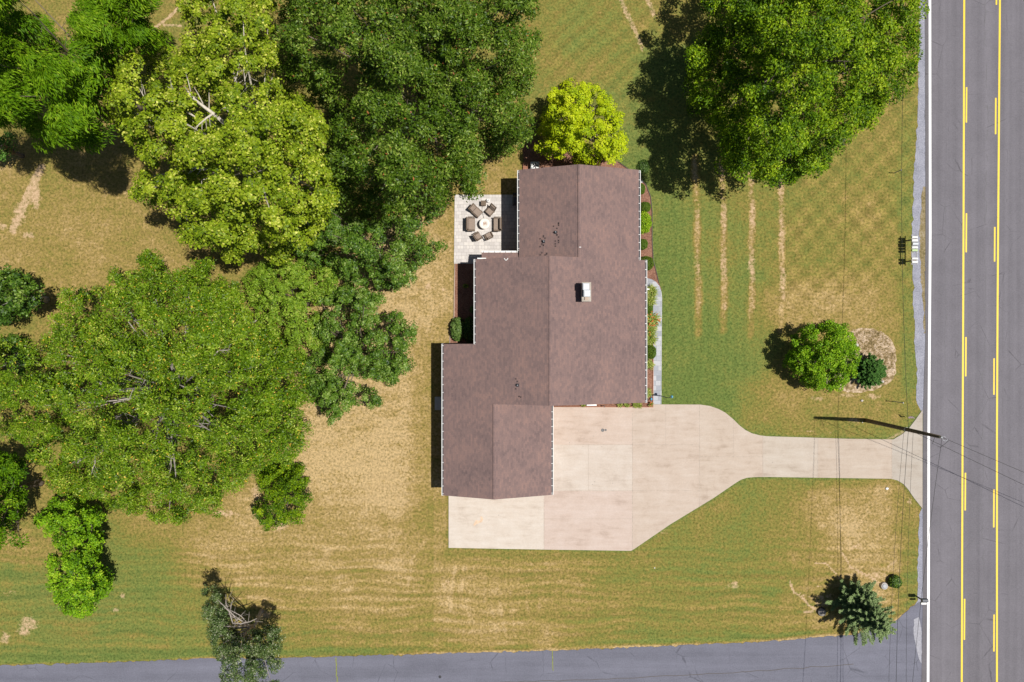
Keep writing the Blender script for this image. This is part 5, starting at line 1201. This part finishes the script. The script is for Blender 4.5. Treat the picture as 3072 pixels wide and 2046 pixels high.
# hose pot and rock at the corner bed
b = P(1954.5, 1197, .15); b.z = .02; t = thing('watering_can', b, 'small turquoise watering can at the driveway end of the slate path', 'watering can')
mb = MB(); mb.lathe([(.09, 0), (.10, .05), (.09, .22), (.06, .22), (.055, .12)], (0, 0, 0), 16); mb.build('body', M_blue, t)
mb = MB(); mb.tube([(0, .08, .06), (0, .22, .16), (0, .30, .26)], [.025, .018, .03], 6); mb.build('spout', M_blue, t)
mb = MB(); mb.tube([(0, -.09, .18), (0, -.18, .2), (0, -.18, .1), (0, -.1, .06)], .012, 5); mb.build('handle', M_blue, t)
mb = MB(); o_ = P(1942, 1199, .1); mb.blob((o_.x, o_.y, .06), (.13, .11, .1), .2, 8, 5, 3)
tag(mb.build('bed_rock', M_flowerb, loc=Vector((o_.x, o_.y, 0))), 'dark brown lump in the mulch at the driveway corner', 'rock')
# lamp post at the walk end
b = P(1980, 1187, 0); t = thing('lamp_post', b, 'black garden lamp post with a bluish head beside the slate path', 'lamp post')
mb = MB(); mb.lathe([(.10, 0), (.10, .04), (.05, .1)], (0, 0, 0), 14); mb.build('base', M_grey, t)
tip = P(2016, 1190.5, 2.3)-b; tip.z = 2.3
mb = MB(); mb.tube([(0, 0, .05), (tip.x*.1, 0, 1.2), (tip.x*.25, 0, 2.2), (tip.x*.6, tip.y*.6, 2.42), (tip.x, tip.y, 2.36)], .035, 8); mb.build('pole', M_dark, t)
mb = MB(); mb.lathe([(.05, -.05), (.11, -.12), (.13, -.20), (.10, -.24)][::-1], (tip.x, tip.y, 2.40), 14); mb.build('lamp_head', M_blue, t)

# ------------------------------------------------------------------ roadside objects
def mailbox_body(parent, c, L, W, Hh, m, rz=0):
    """arched box, long along x, door towards the road (+x)"""
    mb = MB(); prof = []; n = 8
    prof = [(-W/2, 0), (W/2, 0), (W/2, Hh-W/2)]+[(W/2*math.cos(math.pi*i/n), Hh-W/2+W/2*math.sin(math.pi*i/n)) for i in range(1, n)]+[(-W/2, Hh-W/2)]
    k = len(prof); vs = [(c[0]-L/2, c[1]+y, c[2]+z) for y, z in prof]+[(c[0]+L/2, c[1]+y, c[2]+z) for y, z in prof]
    mb.add(vs, [tuple(range(k)), tuple(range(2*k-1, k-1, -1))]+[(i, i+k, (i+1) % k+k, (i+1) % k) for i in range(k)])
    return mb.build('box', m, parent)
rows = [(711.5, .17, M_white, 'northernmost slim white mailbox on the roadside rack'), (721, .20, M_white, 'second white mailbox from the north on the rack'), (731.5, .30, M_galv, 'wide grey metal mailbox, broadest on the rack'),
        (742, .18, M_white, 'white mailbox just below the wide grey one'), (750.5, .18, M_greenp, 'pale green mailbox on the roadside rack'), (775.5, .16, M_white, 'slim white mailbox at the lower end of the rack'), (785.5, .20, M_white, 'southernmost white mailbox on the rack')]
zb = 1.08
r0 = P(2744, 705, zb); r1 = P(2744, 792, zb); rc = (r0+r1)/2
t = thing('mailbox_rack', Vector((rc.x, rc.y, 0)), 'long wooden rack of posts carrying seven mailboxes beside the road', 'rack')
for dx in (-.22, .22):
    mb = MB(); mb.box((dx, 0, zb-.06), (.07, r0.y-r1.y+.1, .07)); mb.build('rail', basic('rack_wood', (.42, .42, .46), .15, 8, .85), t)
for dy in (r0.y-rc.y-.35, r1.y-rc.y+.35):
    mb = MB(); mb.box((0, dy, (zb-.1)/2), (.10, .10, zb-.1)); mb.box((0, dy, zb-.12), (.5, .07, .07)); mb.build('post', M_bark, t)
for y, w, m, lb in rows:
    c = P(2744, y, zb+.1); b = Vector((c.x, c.y, zb-.02)); t = thing('mailbox', b, lb, 'mailbox', 'mailboxes on the roadside rack')
    mailbox_body(t, (0, 0, 0), .50, w*1.15, .20 if w < .25 else .28, m)
    mb = MB(); mb.box((.255, 0, .09), (.012, w*.9, .14)); mb.build('door', m, t)
    mb = MB(); mb.box((.08, -w*.6, .17), (.02, .012, .12)); mb.build('flag', M_rust, t)
b = P(2748, 1787, 0); b.z = 0; t = thing('mailbox', b, 'single dark grey mailbox on a post at the street corner', 'mailbox')
mb = MB(); mb.box((-.05, 0, .5), (.09, .09, 1.0)); mb.box((.1, 0, .98), (.5, .08, .05)); mb.build('post', M_dark, t)
mailbox_body(t, (.1, 0, 1.0), .52, .30, .30, basic('mail_grey', (.10, .11, .13), .15, 6, .5))
mb = MB(); mb.box((.1, -.33, .95), (.48, .17, .16), bev=.01); mb.build('newspaper_tube', M_white, t)
# marker posts
for (x, y, hh, lb) in ((2683, 519, 1.15, 'thin grey marker stake standing in the verge under the power cable'), (2680, 1204, 1.6, 'pale grey marker stake on the verge north of the driveway mouth')):
    b = P(x, y, 0); t = thing('marker_post', b, lb, 'post', 'marker stakes in the verge'); mb = MB(); mb.box((0, 0, hh/2), (.05, .07, hh)); mb.build('stake', M_grey, t); mb = MB(); mb.box((0, 0, hh-.1), (.06, .10, .14)); mb.build('plate', M_grey, t)
b = P(2708, 1244, 0); t = thing('yard_flag', b, 'small pink and white garden flag beside the driveway mouth', 'flag')
mb = MB(); mb.tube([(0, 0, 0), (0, 0, 1.1), (.55, -.1, 1.15)], .012, 5); mb.build('pole', M_dark, t)
mb = MB(); vs = []; 
for i in range(7):
    for j in range(4): vs.append((.05+i*.09, -.1*i/6-.05+.05*math.sin(i*1.1+j), 1.12-j*.13)); 
vs += [(x, y+.006, z) for x, y, z in vs]
mb.add([(x, y-.12*(1.12-z)/.4*1.2, z) for x, y, z in vs], [(i*4+j, (i+1)*4+j, (i+1)*4+j+1, i*4+j+1) for i in range(6) for j in range(3)]+[(28+i*4+j, 28+i*4+j+1, 28+(i+1)*4+j+1, 28+(i+1)*4+j) for i in range(6) for j in range(3)])
mb.build('cloth', M_pink, t)
# stumps, stones
def stump(x, y, r, mt, mr, lb):
    b = P(x, y, 0); t = thing('tree_stump', b, lb, 'stump')
    mb = MB(); R = r/PXM; mb.lathe([(R*1.2, 0), (R, .12), (R*.98, .24)], (0, 0, 0), 18); mb.build('bark', mr, t)
    mb = MB(); mb.lathe([(R*.80, .235), (R*.80, .25), (R*.4, .262)], (0, 0, 0), 18); mb.build('cut_face', mt, t)
stump(2650, 1756, 10, M_grey, M_rock, 'weathered stump with a pale rim between the spruce and the round shrub')
stump(2463, 1834, 12, M_barkgrey, M_dark, 'dark-rimmed stump left of the spruce among bare roots')
for i, (x, y, r, lb) in enumerate([(2661, 1466, 5, 'white stone in the lawn below the driveway mouth'), (2586, 1202, 4.5, 'pale stone in the grass south of the island'), (2588, 1267, 1.8, 'tiny white stone beside the foot of the utility pole'),
                                   (2648, 1145, 5, 'pale boulder at the lower right rim of the island'), (2568, 1035, 8, 'flat pinkish stone in the middle of the island'), (1925, 545, 4.5, 'white stone at the north end of the front bed'), (1964, 1704, 2, 'small white stone in the lower lawn')]):
    o_ = P(x, y, .05); R = r/PXM; mb = MB(); mb.blob((o_.x, o_.y, R*.3), (R, R*.8, R*.5), .16, 9, 6, i)
    tag(mb.build('stone', M_white if 'white' in lb else M_rock, loc=Vector((o_.x, o_.y, 0))), lb, 'stone', 'loose stones')
mb = MB(); o_ = P(1320, 2030, 0); mb.lathe([(.13, .022), (.13, .034), (.1, .04)], (o_.x, o_.y, 0), 16)
tag(mb.build('manhole_cover', M_dark, loc=Vector((o_.x, o_.y, 0))), 'small round black cover in the side street', 'manhole cover')

# utility pole and cables
pb = P(2598, 1261, 0); hp = 10.7
t = thing('utility_pole', pb, 'tall dark wooden utility pole at the top of the driveway mouth', 'utility pole')
mb = MB(); mb.tube([(0, 0, 0), (0, 0, 3), (0, 0, 7), (0, 0, hp)], [.19, .175, .155, .125], 14); mb.build('pole', M_wood, t)
mb = MB(); mb.lathe([(.10, hp), (.06, hp+.12), (.09, hp+.16), (.05, hp+.22), (.03, hp+.26)], (0, 0, 0), 12); mb.build('insulator', M_galv, t)
mb = MB(); mb.lathe([(.168, 6.3), (.175, 6.3), (.175, 6.4), (.165, 6.4)], (0, 0, 0), 14); mb.box((.2, 0, 6.35), (.12, .08, .08)); mb.build('cable_clamp', M_galv, t)
mb = MB()
for k in range(12):
    pass
mb.tube([(.16*math.cos(a*.5236)+.28, .16*math.sin(a*.5236)-.12, hp+.02*a) for a in range(13)], .018, 5); mb.tube([(.10, 0, hp-.1), (.28, -.1, hp+.15), (.45, -.15, hp-.2)], .02, 5); mb.build('cable_loop', M_galv, t)
def cable(label, a, b_, sag, r=.014, n=40, name='power_cable'):
    a, b_ = Vector(a), Vector(b_); mb = MB()
    mb.tube([a.lerp(b_, i/n)+Vector((0, 0, -4*sag*(i/n)*(1-i/n))) for i in range(n+1)], r, 4, smooth=False)
    o = mb.build(name, M_cable, loc=a); return tag(o, label, 'cable', 'cables on the utility pole')
c63 = pb+Vector((.17, 0, 6.35)); ctop = pb+Vector((.05, 0, hp+.2))
cable('thick black cable running up the verge past the mailboxes from the pole', c63, c63+Vector((.4, 46, 0)), 1.3, .017)
cable('thick black cable running down the verge from the pole to the bottom edge', c63, c63+Vector((-.6, -46, 0)), 1.3, .018)
cable('thin cable beside the thick one below the pole', c63+Vector((-.3, 0, -.1)), c63+Vector((-1.2, -46, -.1)), 1.5, .012)
cable('thin cable crossing the road to the lower right from the pole top', ctop, ctop+Vector((42, -17.5, -.3)), 1.1, .014)
cable('second thin cable crossing the road lower down on the pole', c63, c63+Vector((42, -20, 1.6)), .9, .016)
cable('high cable dropping down the road edge from the pole top', ctop, ctop+Vector((-3.2, -44, -1.0)), 1.0, .014)
mb = MB(); q0 = pb+Vector((.15, 0, hp-.8)); mb.tube([q0, q0+Vector((.1, -.7, -.5)), q0+Vector((.35, -.9, .1)), q0+Vector((.42, -.3, .9))], .02, 5)
mb.build('jumper_wire', M_cable, t, world=True)
cable('thin cable hanging a little east of the thick one south of the pole', c63+Vector((.1, 0, .5)), c63+Vector((.3, -46, .6)), 1.2, .012)
